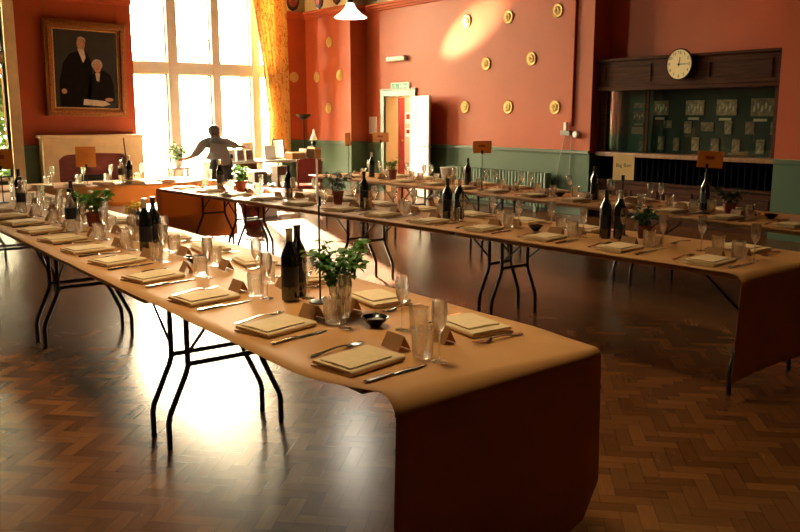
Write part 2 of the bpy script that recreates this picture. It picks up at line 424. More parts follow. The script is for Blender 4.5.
bb = MB().box((XR-.02, 8.95, 0), (XR, DY0-.14, .16)).box((XR-.02, DY1+.12, 0), (XR, 15.06, .16)).box((9.96, 15.06, 0), (9.98, YB, .16)).box((XR-.02, YF, 0), (XR, 5.86, .16))
S(bb, 'baseboard_right', 'rail', .004)
S(MB().box((LW[1]+.2, YB-.02, 0), (4.1, YB, .16)).box((BW[0], YB-.02, 0), (9.96, YB, .16)), 'baseboard_back', 'rail', .004)

# windows -----------------------------------------------------------
def stone_window(n, x0, x1, z0, z1, mull, trans, bars, jambL=0, jambR=0, sm='stone'):
    f = MB()
    yo, yi = YB+.30, YB+.06
    if jambL: f.box((x0-jambL, YB-.05, z0-.1), (x0, YB+.38, z1))
    if jambR: f.box((x1, YB-.05, z0-.1), (x1+jambR, YB+.38, z1))
    for a, b in mull: f.box((a, yi, z0), (b, yo, z1))
    for a, b in trans: f.box((x0, yi+.01, a), (x1, yo-.01, b))
    f.box((x0-.05, YB-.08, z0-.06), (x1+.05, YB+.3, z0))
    o = S(f, 'window_%d' % n, sm, .012)
    xs = [x0]+[v for ab in mull for v in ab]+[x1]; zs = [z0]+[v for ab in trans for v in ab]+[z1]
    for i in range(0, len(xs), 2):
        for k in range(0, len(zs), 2):
            a, b, c, d = xs[i], xs[i+1], zs[k], zs[k+1]; t = .022
            y0, y1 = YB+.16, YB+.20
            m = MB().box((a, y0, c), (a+t, y1, d)).box((b-t, y0, c), (b, y1, d)).box((a+t, y0, c), (b-t, y1, c+t)).box((a+t, y0, d-t), (b-t, y1, d))
            for zb in bars.get((i//2, k//2), []): m.box((a+t, y0, zb-.012), (b-t, y1, zb+.012))
            s = m.build('casement_frame', 'frame_dark', o)
            MB().box((a+t, YB+.178, c+t), (b-t, YB+.182, d-t)).build('pane', 'pane', s, smooth=0)
    return o
stone_window(1, *BW, mull=[(6.77, 6.99), (7.74, 7.93), (8.66, 8.86)], trans=[(2.42, 2.66)], bars={(1, 1): [3.14], (1, 0): [1.42]}, sm='flarestone')
stone_window(2, LW[0], LW[1], LW[2], LW[3], mull=[(1.25, 1.45), (2.42, 2.62)], trans=[(2.53, 2.73)], bars={}, jambR=.2)

wo = S(MB().box(((SK[0]+SK[1])/2-.04, SK[2], ZC+WH+.02), ((SK[0]+SK[1])/2+.04, SK[3], ZC+WH+.14)), 'window_3', 'white')  # glazing bar of the added roof opening
MB().box((SK[0], SK[2], ZC+WH+.15), (SK[1], SK[3], ZC+WH+.156)).build('pane', 'pane', wo, smooth=0)

S(MB().box((SK[0]-.05, SK[2]-.05, ZC+.2), (SK[0], SK[3]+.05, ZC+.2+WH)).box((SK[1], SK[2]-.05, ZC+.2), (SK[1]+.05, SK[3]+.05, ZC+.2+WH)).box((SK[0], SK[2]-.05, ZC+.2), (SK[1], SK[2], ZC+.2+WH)).box((SK[0], SK[3], ZC+.2), (SK[1], SK[3]+.05, ZC+.2+WH)), 'added_light_well', 'mahog')  # deep well shaped to narrow the light from the added roof opening
# fireplace -----------------------------------------------------------
fp = thing('fireplace', 'cream stone fireplace surround with pointed arch under the large portrait', 'fireplace', (5.08, YB, 0))
def arch(x):
    t = min(1, abs(x)/.685)
    return .875-.03*t-.09*max(0, (t-.75)/.25)**2
m = MB(); D = .3; hw = .685
xs = [-hw+2*hw*i/24 for i in range(25)]
m.box((-.95, -D, 0), (-hw, -.001, 1.16)).box((hw, -D, 0), (.94, -.001, 1.16))
for a, b in zip(xs[:-1], xs[1:]):
    m.add([(a, -D, arch(a)), (b, -D, arch(b)), (b, -D, 1.16), (a, -D, 1.16), (a, -.001, arch(a)), (b, -.001, arch(b)), (b, -.001, 1.16), (a, -.001, 1.16)], [(0, 1, 2, 3), (0, 4, 5, 1), (4, 7, 6, 5), (3, 2, 6, 7)])
m.build('surround', 'stone', fp)
MB().box((-1.0, -D-.06, 1.16), (.94, -.001, 1.22)).build('mantel_shelf', 'stone', fp, bevel=.012)
MB().box((-hw, -.09, 0), (hw, -.005, .87)).build('brick_back', 'brick', fp)
MB().box((-.28, -.20, 0), (.28, -.092, .42)).box((-.32, -.22, .42), (.32, -.092, .46)).build('grate', 'soot', fp, bevel=.01)

# portrait -----------------------------------------------------------
pc = thing('portrait_painting', 'large gilt framed portrait of two dark coated figures above the fireplace', 'painting', (5.07, YB-.075, 2.45))
pc.rotation_euler.y = R(1.2)
pw, ph, fwid = .755, .885, .15
m = MB()
for (d, a, b) in ((.07, 0, .05), (.10, .05, .11), (.05, .11, .15)):
    x0, x1, z0, z1 = -pw+a, pw-a, -ph+a, ph-a; w = b-a
    m.box((x0, -d, z0), (x1, .06, z0+w)).box((x0, -d, z1-w), (x1, .06, z1)).box((x0, -d, z0+w), (x0+w, .06, z1-w)).box((x1-w, -d, z0+w), (x1, .06, z1-w))
m.build('frame', 'gilt', pc, bevel=.008)
m = MB(); a = .15; x0, x1, z0, z1 = -pw+a, pw-a, -ph+a, ph-a; w = .018
m.box((x0, -.04, z0), (x1, .02, z0+w)).box((x0, -.04, z1-w), (x1, .02, z1)).box((x0, -.04, z0+w), (x0+w, .02, z1-w)).box((x1-w, -.04, z0+w), (x1, .02, z1-w))
m.build('inner_slip', 'giltedge', pc)
MB().box((x0+w, -.012, z0+w), (x1-w, .01, z1-w)).build('canvas', 'canvas', pc)
def blob(pts, y): return MB().prism(pts, y, y-.002)
def ell(cx, cz, rx, rz, n=14): return [(cx+rx*math.cos(2*PI*i/n), cz+rz*math.sin(2*PI*i/n)) for i in range(n)]
zb = z0+.03
blob([(-.5, zb), (-.5, -.25), (-.42, .1), (-.3, .28), (-.12, .34), (.04, .3), (.12, .1), (.1, -.3), (.05, zb)], -.0125).build('standing_coat', 'coat', pc)
blob([(.0, zb+.1), (.05, -.18), (.16, -.02), (.32, .0), (.46, -.08), (.53, -.3), (.53, zb+.1)], -.0125).build('seated_coat', 'coat', pc)
blob(ell(-.08, .47, .078, .115), -.0145).build('standing_face', 'flesh', pc)
blob([(-.15, .5), (-.14, .58), (-.08, .61), (-.0, .58), (.01, .5), (-.02, .55), (-.08, .57), (-.13, .55)], -.0165).build('standing_hair', 'hairgrey', pc)
blob([(-.15, .38), (-.03, .38), (.0, .22), (-.05, .12), (-.1, .25)], -.0145).build('cravat', 'linen', pc)
blob(ell(.21, .1, .105, .105), -.0145).build('seated_hair', 'hairgrey', pc)
blob(ell(.215, .04, .065, .10), -.0165).build('seated_face', 'flesh', pc)
blob([(.17, -.06), (.26, -.06), (.24, -.22), (.19, -.2)], -.0165).build('seated_collar', 'linen', pc)
blob([(-.08, zb+.04), (-.06, zb+.15), (.35, zb+.12), (.44, zb+.06), (.3, zb+.02)], -.0165).build('open_book', 'linen', pc)
blob(ell(.42, zb+.15, .08, .035), -.0185).build('seated_hand', 'flesh', pc)
blob(ell(-.42, -.42, .05, .05), -.0165).build('standing_hand', 'flesh', pc)
m = MB().tube([(-.72, .03, .8), (-.72, .05, 1.25)], .006, 6).tube([(.62, .03, .8), (.62, .05, 1.25)], .006, 6)
m.build('hanging_cord', 'rope', pc)

# curtain -----------------------------------------------------------
m = MB(); nz, nx = 40, 60; cv = []; cf = []
for i in range(nz+1):
    z = .55+(5.0-.55)*i/nz
    pts = [(.55, 8.88), (1.48, 8.93), (2.0, 8.87), (2.77, 8.78), (4.0, 8.58), (5.0, 8.50)]
    for (za, xa), (zb_, xb) in zip(pts[:-1], pts[1:]):
        if za <= z <= zb_+1e-6: xl = xa+(xb-xa)*(z-za)/(zb_-za)
    xr = 9.42
    for k in range(nx+1):
        u = k/nx
        cv.append((xl+(xr-xl)*u, YB-.22+.045*math.sin(u*2*PI*8.5+.4*math.sin(z*1.3))+.02*math.sin(u*31+z*.6), z))
for i in range(nz):
    for k in range(nx): a = i*(nx+1)+k; cf.append((a, a+1, a+nx+2, a+nx+1))
m.add(cv, cf); o = m.build('window_curtain', 'curtain', smooth=80); tag(o, 'gold patterned curtain gathered at the right of the tall window', 'curtain')
sd = o.modifiers.new('thick', 'SOLIDIFY'); sd.thickness = .006

# medallions, shields ---------------------------------------------------
def make_medallion():
    m = MB(); Q = Matrix.Rotation(-PI/2, 4, 'Y')      # axis toward -X
    m.lathe([(.11, 0), (.115, .012), (.105, .022), (.085, .016), (.07, .018)], 24, Q)
    o = m.build('rosette', 'gold'); tag(o, '', 'wall rosette', 'gilded rosettes on the red walls')
    p = MB()
    for k in range(8):
        a = 2*PI*k/8
        p.sphere((.045*math.cos(a), .045*math.sin(a), .024), (.026, .026, .014), 8, 5, Q @ Matrix.Identity(4))
    p.sphere((0, 0, .028), (.024, .024, .018), 10, 6, Q); p.build('petals', 'gold', o)
    return o
med = Proto(make_medallion)
wl_desc = {  # (Y,z): where
    (11.89, 3.26): 'leftmost in the top row of gilded rosettes on long red wall', (10.81, 3.24): 'middle gilded rosette in the top row on long red wall',
    (9.69, 3.24): 'rightmost gilded rosette in the top row on long red wall', (11.35, 2.49): 'left gilded rosette of the middle pair on long red wall',
    (10.24, 2.52): 'right gilded rosette of the middle pair on long red wall', (11.9, 1.74): 'leftmost gilded rosette in the bottom row nearest the open door',
    (10.77, 1.73): 'middle gilded rosette in the bottom row on long red wall', (9.68, 1.72): 'gilded rosette in the bottom row nearest the wall switches'}
for (y, z), l in wl_desc.items(): med((XR, y, z), 0, l)
for y, z, l in ((15.89, 3.14, 'highest gilded rosette on the projecting wall beyond the door'), (15.49, 2.43, 'gilded rosette on projecting wall, right one of its middle pair'), (15.95, 1.74, 'lowest gilded rosette on the projecting wall beyond the door'), (16.43, 2.42, 'gilded rosette on projecting wall beside the room corner')):
    med((9.98, y, z), 0, l)
med((9.66, YB, 2.43), PI/2, 'gilded rosette on the window wall between curtain and corner')
def make_shield():
    pts = [(-.15, .5), (.15, .5), (.16, .2), (.11, .06), (0, 0), (-.11, .06), (-.16, .2)]
    o = MB().prism(pts, -.04, 0).build('heraldic_shield', 'shieldblack', bevel=.008); tag(o, '', 'shield', 'shields along the cream frieze')
    MB().prism([(x*.72, .08+z*.8) for x, z in pts], -.055, -.041).build('field', 'shieldred', o)
    MB().prism([(-.09, .2), (0, .27), (.09, .2), (.09, .27), (0, .35), (-.09, .27)], -.064, -.056).build('chevron', 'shieldgold', o)
    return o
sh = Proto(make_shield)
sh((9.66, YB, 3.85), 0, 'dark heraldic shield on frieze beside the curtain')
sh((9.98, 16.26, 3.86), -PI/2, 'dark heraldic shield on frieze just right of the room corner')
sh((9.98, 15.55, 3.88), -PI/2, 'dark heraldic shield on frieze left of the pendant lamp')
sh((XR, 14.72, 3.9), -PI/2, 'dark heraldic shield on frieze just right of the pendant lamp')
sh((XR, 14.05, 3.9), -PI/2, 'dark heraldic shield on frieze above the emergency light')

# door, corridor -----------------------------------------------------
fr = MB().box((XR-.04, DY0-.14, 0), (XR+.05, DY0, DZ+.12)).box((XR-.04, DY1, 0), (XR+.05, DY1+.12, DZ+.12)).box((XR-.04, DY0, DZ), (XR+.05, DY1, DZ+.12)).box((XR-.06, DY0-.16, DZ+.12), (XR+.02, DY1+.14, DZ+.15))
S(fr, 'trim_4', 'rail', .006)
d = thing('door_1', '', 'door'); del d['label']; del d['category']; struct(d)
d.location = (XR-.06, DY0-.03, 0); d.rotation_euler.z = R(255)   # leaf swung into the room
MB().box((0, -.02, .02), (.92, .022, DZ-.01)).build('door_leaf', 'white', d, bevel=.004)
m = MB()
for a, b, c, e in ((.12, .42, .2, .85), (.5, .8, .2, .85), (.12, .42, 1.05, 1.8), (.5, .8, 1.05, 1.8)):
    for s in (-1, 1): m.box((a, s*.026-.004+(-.002 if s > 0 else .006), c), (b, s*.026+.004+(-.004 if s > 0 else .002), e))
m.build('door_panel', 'white', d, bevel=.004)
MB().tube([(.86, -.07, 1.0), (.86, .07, 1.0)], .009).tube([(.86, -.07, 1.0), (.76, -.07, 1.0)], .008).tube([(.86, .07, 1.0), (.76, .07, 1.0)], .008).build('door_handle', 'brass', d)
m = MB().box((.72, .022, DZ-.16), (.84, .06, DZ-.1)).tube([(.78, .05, DZ-.1), (.5, .12, DZ-.08), (.1, .08, DZ-.06)], .009)
m.build('door_closer', 'grey', d)
S(MB().box((XR+.005, DY1-.02, 0), (XR+.3, DY1, DZ)).box((XR+.005, DY0, 0), (XR+.3, DY0+.02, DZ)).box((XR+.005, DY0+.02, DZ-.02), (XR+.3, DY1-.02, DZ)), 'trim_5', 'corridor')
S(MB().box((12.6, 11.8, 0), (12.8, 16.6, 2.7)), 'wall_corridor', 'corridorpink')
S(MB().box((XR+.3, 16.2, 0), (12.6, 16.4, 2.7)).box((XR+.3, 11.8, 0), (12.6, 11.9, 2.7)), 'wall_corridor_end', 'corridorpink')
S(MB().box((XR+.3, 11.8, 2.7), (12.8, 16.6, 2.8)), 'ceiling_corridor', 'corridor')
d2 = struct(MB().box((12.05, 16.13, 0), (12.2, 16.19, 2.0)).build('door_2', 'doorred', bevel=.004))
S(MB().box((XR+.3, 15.9, 0), (11.6, 16.2, 2.7)), 'wall_corridor_pier', 'corridor')
MB().tube([(12.09, 16.09, 1.0), (12.09, 16.13, 1.0)], .012).sphere((12.09, 16.08, 1.0), .025, 8, 6).build('door_handle', 'brass', d2)
for x, z, w, h, l in ((12.34, 1.52, .15, .26, 'upper notice on the pink corridor wall seen through the doorway'), (12.34, 1.18, .14, .2, 'lower notice on the pink corridor wall seen through the doorway')):
    o = MB().box((x-w/2, 16.188, z-h/2), (x+w/2, 16.199, z+h/2)).build('wall_notice', 'paper'); tag(o, l, 'notice')
    MB().box((x-w*.35, 16.184, z-h*.1), (x+w*.35, 16.1875, z+h*.35)).build('printed_block', 'doorred', o)
cl = thing('added_corridor_light', 'added round lit ceiling light in corridor behind the open door', 'ceiling light', (11.6, 14.4, 2.7))
MB().lathe([(.17, -.06), (.18, -.03), (.18, 0)], 20).build('diffuser', 'lampadded', cl)  # unseen fitting, added to light the corridor
MB().lathe([(.2, -.02), (.2, -.001)], 20).build('rim', 'white', cl)
# exit sign
ex = thing('exit_sign', 'green and white running man exit sign above the door', 'sign', (XR-.001, 13.87, 2.165))
MB().box((-.035, -.31, -.075), (0, .31, .075)).build('sign_box', 'exitwhite', ex, bevel=.004)
m = MB().box((-.038, .02, -.055), (-.0352, .27, .055)).box((-.038, -.27, -.055), (-.0352, -.0, .055)); m.build('green_panel', 'exitgreen', ex)
Q = Matrix.Rotation(PI/2, 4, 'Z')
m = MB()   # running figure and arrow, drawn on the face (y to the left in view)
def seg(a, b, w):
    a = Vector(a); b = Vector(b); t = (b-a).normalized(); n = Vector((-t.y, t.x))*w
    p = [a+n, b+n, b-n, a-n]
    m.add([(-.0405, q.x, q.y) for q in p]+[(-.0382, q.x, q.y) for q in p], [(0, 1, 2, 3), (4, 5, 6, 7), (0, 1, 5, 4), (1, 2, 6, 5), (2, 3, 7, 6), (3, 0, 4, 7)])
seg((.15, .02), (.14, -.015), .012); seg((.14, -.015), (.17, -.03), .006); seg((.17, -.03), (.165, -.05), .006); seg((.14, -.015), (.12, -.035), .006); seg((.12, -.035), (.09, -.035), .006)
seg((.15, .018), (.18, .005), .005); seg((.15, .018), (.125, .0), .005); seg((.153, .03), (.155, .044), .008)
seg((-.03, 0), (-.22, 0), .01); seg((-.03, 0), (-.09, .04), .009); seg((-.03, 0), (-.09, -.04), .009)
m.build('pictogram', 'exitwhite', ex)
o = MB().box((XR-.09, 13.66, 2.66), (XR-.001, 14.28, 2.76)).build('emergency_light', 'whitepl', bevel=.02); tag(o, 'white emergency light bar on red wall above the exit sign', 'light')
MB().box((XR-.1, 13.7, 2.675), (XR-.088, 14.24, 2.745)).build('diffuser', 'shade', o, bevel=.005)
o = MB().box((XR-.012, 14.72, 1.2), (XR-.001, 15.0, 1.56)).build('wall_notice', 'paper'); tag(o, 'white paper notice pinned on the red wall left of the door', 'notice')
# switches and conduit
o = MB().box((XR-.04, 9.275, 1.42), (XR-.001, 9.315, 3.7)).build('cable_conduit', 'red_trim', bevel=.006); tag(o, 'red painted cable conduit running down wall to the switches', 'conduit')
o = MB().box((XR-.06, 9.30, 1.27), (XR-.001, 9.50, 1.35)).build('switch_box', 'grey', bevel=.008); tag(o, 'dark switch box under the conduit, left of the round socket', 'switch')
MB().box((XR-.075, 9.36, 1.35), (XR-.02, 9.42, 1.48)).build('upright_switch', 'whitepl', o, bevel=.006)
m = MB().lathe([(.06, 0), (.06, .05), (.045, .07)], 16, Matrix.Translation((XR, 9.18, 1.29)) @ Matrix.Rotation(-PI/2, 4, 'Y')); o = m.build('round_socket', 'whitepl'); tag(o, 'round cream wall socket beside the dark switch box', 'socket')
m = MB().tube([(XR-.02, 9.42, 1.27), (XR-.03, 9.5, .95), (XR-.02, 9.56, .7), (XR-.02, 9.58, .3)], .007).tube([(XR-.02, 9.3, 1.27), (XR-.02, 9.31, .3)], .007)
o = m.build('cable', 'grey'); tag(o, 'thin cables hanging below the switch box to the radiator', 'cable')

# radiator ------------------------------------------------------------
ra = thing('column_radiator', 'long pale green column radiator under the red wall', 'radiator', (10.27, 9.68, 0))
m = MB(); n = 34
for k in range(n):
    y = k*2.5/(n-1)
    m.box((-.07, y-.02, .09), (.07, y+.02, .655))
m.build('columns', 'radiator', ra, bevel=.010)
MB().tube([(0, -.05, .14), (0, 2.55, .14)], .03).tube([(0, -.03, .6), (0, 2.53, .6)], .03).build('header_pipe', 'radiator', ra)
MB().tube([(0, -.08, .0), (0, -.08, .14), (0, -.02, .14)], .014).sphere((0, -.08, .18), .03, 8, 6).build('valve', 'radiator', ra)
MB().box((-.05, .2, 0), (.05, .26, .1)).box((-.05, 2.25, 0), (.05, 2.31, .1)).build('foot', 'radiator', ra)

# display cabinet in the alcove ---------------------------------------
cb = thing('display_cabinet', 'dark wooden glazed display cabinet built into the alcove', 'cabinet', (10.65, 7.39, 0))
y0, y1 = -1.50, 1.50       # local y: +1.5 = left end in view
m = MB().box((-.14, y0, 2.02), (.1, y1, 2.40)); m.box((-.18, y0, 2.40), (.1, y1, 2.44)); m.box((-.17, y0, 1.96), (.1, y1, 2.02))
m.build('fascia', 'mahog', cb, bevel=.008)
for a, b in ((-1.36, -.42), (.52, 1.38)):
    m = MB()
    for q in ((a, 2.08, b, 2.11), (a, 2.31, b, 2.34), (a, 2.11, a+.03, 2.31), (b-.03, 2.11, b, 2.31)): m.box((-.155, q[0], q[1]), (-.141, q[2], q[3]))
    m.build('fascia_panel', 'mahog', cb, bevel=.004)
for q0, q1 in (((-.08, y0, 1.0), (.06, y0+.12, 1.96)), ((-.08, y1-.14, 1.0), (.06, y1, 1.96)), ((-.02, .62, 1.03), (.0, .70, 1.96))): MB().box(q0, q1).build('frame_post', 'mahog', cb, bevel=.006)
MB().box((.2, y0, .98), (.24, y1, 1.98)).build('backboard', 'baize', cb)
MB().box((.185, .70, 1.03), (.199, y1-.14, 1.96)).build('pale_backboard', 'baize2', cb)
MB().box((-.012, y0+.12, 1.03), (-.006, .66, 1.96)).build('right_pane', 'cab_glass', cb, smooth=0)
MB().box((-.032, .66, 1.03), (-.026, y1-.14, 1.96)).build('left_pane', 'cab_glass', cb, smooth=0)
MB().box((-.16, y0, .965), (.2, y1, 1.03)).build('ledge', 'oak', cb, bevel=.008)
MB().box((-.1, y0, 0), (.2, y1, .56)).box((-.13, y0, .56), (.2, y1, .60)).build('lower_cupboard', 'mahog', cb, bevel=.006)
m = MB()
for k in range(5):
    a = y0+.08+k*.585
    for q in ((a, .08, a+.5, .1), (a, .46, a+.5, .48), (a, .1, a+.02, .46), (a+.48, .1, a+.5, .46)): m.box((-.112, q[0], q[1]), (-.101, q[2], q[3]))
m.build('cupboard_panel', 'mahog', cb)
# pleated dark curtain between ledge and cupboard
m = MB(); cvv = []; cff = []
for k in range(241):
    y = y0+3.0*k/240
    for z in (.60, .965): cvv.append((-.02+.03*math.sin(k*PI/4), y, z))
for k in range(240): cff.append((2*k, 2*k+2, 2*k+3, 2*k+1))
m.add(cvv, cff); m.build('pleated_curtain', 'pleat', cb, smooth=80)
ph = [  # (local y centre, z, w, h, big caption?, mat)
    (.56, 1.70, .27, .21, 1, 'photo1', 'wide photograph with caption, first of the top row in cabinet'), (-.02, 1.70, .30, .21, 1, 'photo2', 'wide photograph with caption, second of the top row in cabinet'),
    (-.53, 1.70, .31, .22, 1, 'photo2', 'wide photograph with caption, third of the top row in cabinet'), (-1.06, 1.70, .33, .24, 1, 'photo1', 'wide photograph with caption, fourth of the top row in cabinet'),
    (.43, 1.46, .14, .11, 0, 'photo1', 'small dim photograph, leftmost in middle row behind cabinet glass'), (.08, 1.42, .12, .17, 0, 'photo2', 'upright photograph, second in middle row behind cabinet glass'), (-.24, 1.43, .20, .13, 0, 'photo1', 'small landscape photograph, third in middle row behind cabinet glass'),
    (-.57, 1.42, .11, .18, 0, 'photo2', 'upright photograph, fourth in middle row behind cabinet glass'), (-.90, 1.42, .13, .17, 0, 'photo1', 'upright photograph, fifth in middle row behind cabinet glass'), (-1.26, 1.42, .12, .17, 0, 'photo1', 'upright photograph, last in middle row at the cabinet edge'),
    (.53, 1.18, .11, .20, 0, 'photo1', 'upright photograph, leftmost in bottom row behind cabinet glass'), (.26, 1.17, .10, .19, 0, 'photo1', 'upright photograph, second in bottom row behind cabinet glass'), (-.06, 1.18, .12, .19, 0, 'photo2', 'upright photograph, third in bottom row behind cabinet glass'),
    (-.38, 1.17, .13, .19, 0, 'photo1', 'upright photograph, fourth in bottom row behind cabinet glass'), (-.71, 1.17, .12, .18, 0, 'photo1', 'upright photograph, fifth in bottom row behind cabinet glass'), (-1.07, 1.17, .12, .19, 0, 'photo2', 'upright photograph, last in bottom row behind cabinet glass'),
    (.93, 1.74, .24, .07, 0, 'photo2', 'topmost paper strip on pale board at cabinet left'), (.93, 1.58, .26, .15, 1, 'photo1', 'captioned photograph on pale board at cabinet left'), (.95, 1.36, .24, .11, 0, 'caption', 'pale card below the captioned photograph at cabinet left'), (.87, 1.13, .10, .17, 0, 'photo1', 'small upright photograph low on pale board at cabinet left')]
for (y, z, w, h, capn, mm, l) in ph:
    o = MB().box((-.008, -w/2, -h/2), (0, w/2, h/2)).build('pinned_photograph', mm, loc=(10.65+(.184 if y > .7 else .199), 7.39+y, z)); tag(o, l, 'photograph', 'photographs pinned in the display cabinet')
    if w > .25: 
        m = MB()
        for k in range(5): m.prism(ell(0, 0, w*.05, h*.2, 8), -.0095, -.0082, Matrix.Rotation(-PI/2, 4, 'Z') @ Matrix.Translation((w*(-.34+.17*k), 0, h*(.08 if k % 2 else -.08))))
        m.build('pictured_figures', 'caption', o)
    if capn: MB().box((-.01, -w*.25, -h/2-.07), (-.001, w*.35, -h/2-.035)).build('caption_strip', 'caption', o)
# clock
ck = thing('wall_clock', 'round cream wall clock on the dark wooden fascia', 'clock', (10.462, 7.39, 2.30))
Q = Matrix.Rotation(-PI/2, 4, 'Y')
MB().lathe([(.216, 0), (.22, .02), (.215, .034), (.203, .034), (.203, .02)], 40, Q).build('case', 'mahog', ck)
MB().lathe([(.206, .0), (.206, .028)], 40, Q).build('dial', 'dial', ck)
F = Matrix(((0, 0, -1, -.0295), (-1, 0, 0, 0), (0, 1, 0, 0), (0, 0, 0, 1)))   # text xy -> face, facing -X
for k in range(1, 13):
    a = 2*PI*k/12
    text_mesh(str(k), .058, 'ink', 'numeral', ck, F @ Matrix.Translation((.162*math.sin(a), .162*math.cos(a), 0)))
def hand(nm, a, l, w, d):
    M = F @ Matrix.Translation((0, 0, d)) @ Matrix.Rotation(-a, 4, 'Z')
    MB().add([(-w, -.03, 0), (w, -.03, 0), (w*.5, l, 0), (-w*.5, l, 0), (-w, -.03, .002), (w, -.03, .002), (w*.5, l, .002), (-w*.5, l, .002)], [(0, 1, 2, 3), (4, 5, 6, 7), (0, 1, 5, 4), (1, 2, 6, 5), (2, 3, 7, 6), (3, 0, 4, 7)], M).build(nm, 'ink', ck)
hand('hour_hand', R(7), .10, .008, .002); hand('minute_hand', R(90), .15, .006, .005)
MB().sphere((-.036, 0, 0), .012, 8, 6).build('hand_cap', 'ink', ck)

# pendant and floor lamp -----------------------------------------------
pl = thing('pendant_lamp', 'white fluted glass pendant lampshade hanging from the ceiling', 'pendant lamp', (5.83, 8.8, ZC))
zt = 2.93-ZC
m = MB().lathe([(.035, zt), (.05, zt-.02), (.075, zt-.07), (.12, zt-.12), (.18, zt-.165), (.195, zt-.18), (.19, zt-.178), (.115, zt-.115), (.07, zt-.066), (.045, zt-.02), (.03, zt-.004)], 64, flute=.07, nfl=9, frange=(zt-.19, zt-.1), cap=False)
m.build('lamp_shade', 'shade', pl)
MB().tube([(0, 0, zt+.06), (0, 0, -.03)], .006, 6).build('cord', 'blackmetal', pl)
MB().lathe([(.02, zt+.07), (.035, zt+.05), (.036, zt-.01), (.02, zt-.03)], 14).build('lamp_holder', 'blackmetal', pl)
MB().lathe([(.06, -.001), (.05, -.03), (.015, -.05)], 14).build('ceiling_rose', 'brass', pl)
fl = thing('floor_lamp', 'black uplighter floor lamp in the corner behind the white table', 'floor lamp', (9.28, 15.85, 0))
MB().lathe([(.15, 0), (.15, .02), (.03, .035)], 20).build('base', 'blackmetal', fl)
MB().tube([(0, 0, .03), (0, 0, 1.5)], .014).build('pole', 'blackmetal', fl)
MB().lathe([(.02, 1.49), (.08, 1.52), (.15, 1.575), (.165, 1.61), (.155, 1.612), (.07, 1.54), (.0, 1.53)], 24).build('bowl_shade', 'blackmetal', fl)

# ------------------------------------------------------------------ tables
TZ = .735
def make_table(label, L, w, near, far, loc, rotz, group='folding tables', frames=(1, 1)):
    trim = .10 if isinstance(near, tuple) and near[0] > .25 else .012
    """local y along the table, local x across, near edge at -w/2; near/far = foot positions from the near edge"""
    t = thing('folding_table', label, 'table', loc, rotz, group)
    MB().box((-w/2+trim, -L/2+.015, TZ-.032), (w/2-.012, L/2-.015, TZ-.006)).build('tabletop', 'ply', t, bevel=.004)
    for s, on in zip((-1, 1), frames):
        if not on: continue
        y = s*(L/2-.09)
        xa, xb = -w/2+(near if isinstance(near, float) else near[0 if s < 0 else 1]), -w/2+far
        ua, ub = xa+.11, xb-.11
        for xf, xu in ((xa, ua), (xb, ub)):
            MB().tube([(xu, y, TZ-.034), (xu, y, .40), (xu+(xf-xu)*.12, y, .36), (xu+(xf-xu)*.92, y, .17), (xf, y, .13), (xf, y, .0)], .0145, 8).build('leg', 'blackmetal', t)
            MB().tube([(xu, y, .46), (xu, y-s*.30, TZ-.036)], .008, 6).build('brace', 'blackmetal', t)
        MB().tube([(ua, y, .41), (ub, y, .41)], .013, 6).build('crossbar', 'blackmetal', t)
        MB().tube([(ua, y, .64), (ub, y, .64)], .009, 6).build('crossbar', 'blackmetal', t)
    return t
class Row:
    def __init__(s, pts, w): s.pts = pts; s.w = w
    def edge(s, y):
        p = s.pts
        for (a, xa), (b, xb) in zip(p[:-1], p[1:]):
            if y <= b or (b, xb) == p[-1]: return xa+(xb-xa)*(y-a)/(b-a)
    def ang(s, y): return math.atan2(s.edge(y+.3)-s.edge(y-.3), .6)       # lean of the row away from +Y
    def at(s, off, y): return (s.edge(y)+off, y)
row1 = Row([(1.98, 1.37), (10.2, 1.37)], 1.08)
row2 = Row([(2.5, 4.21), (4.83, 4.07), (6.65, 3.92), (8.75, 3.76), (9.75, 3.68)], 1.02)
row3 = Row([(2.9, 6.12), (5.05, 6.24), (7.25, 6.34), (9.0, 6.38), (10.6, 6.28)], 1.0)
def row_tables(row, joints, nearfar, labels):
    for (a, b), (n, f), l in zip(zip(joints[:-1], joints[1:]), nearfar, labels):
        xa, xb = row.edge(a)+row.w/2, row.edge(b)+row.w/2
        make_table(l, math.hypot(b-a, xb-xa)-.03, row.w, n, f, ((xa+xb)/2, (a+b)/2, 0), -math.atan2(xb-xa, b-a))
row_tables(row1, [2.14, 3.87, 6.13, 8.2, 10.2], [((.32, .05), .66)]+[(.05, .66)]*3, [
    'folding table at the draped front end of the nearest row', 'second folding table from the draped front end, nearest row', 'third folding table from the draped front end, nearest row', 'last folding table of nearest row, beside the head table'])
row_tables(row2, [2.52, 4.83, 6.65, 8.75, 9.74], [((.12, .34), .86), (.42, .90), (.40, .86), (.40, .92)], [
    'folding table at the draped right end of the middle row', 'second folding table from the right end, middle row', 'third folding table from the right end, middle row', 'short folding table at the far left end of the middle row'])
row_tables(row3, [2.9, 5.05, 7.25, 9.0, 10.6], [(.2, .8)]*4, [
    'folding table at the right end of the back row', 'second folding table from the right, back row near radiator', 'third folding table from the right, back row near radiator', 'last folding table of the back row, toward the corner'])
HY0, HY1, HX0, HX1 = 10.5, 11.35, .9, 4.8
for a, b, l in ((HX0, 2.85, 'left folding table of head table before the fireplace'), (2.85, HX1, 'right folding table of head table before the fireplace')):
    make_table(l, b-a, HY1-HY0, .12, .74, ((a+b)/2, (HY0+HY1)/2, 0), -PI/2)

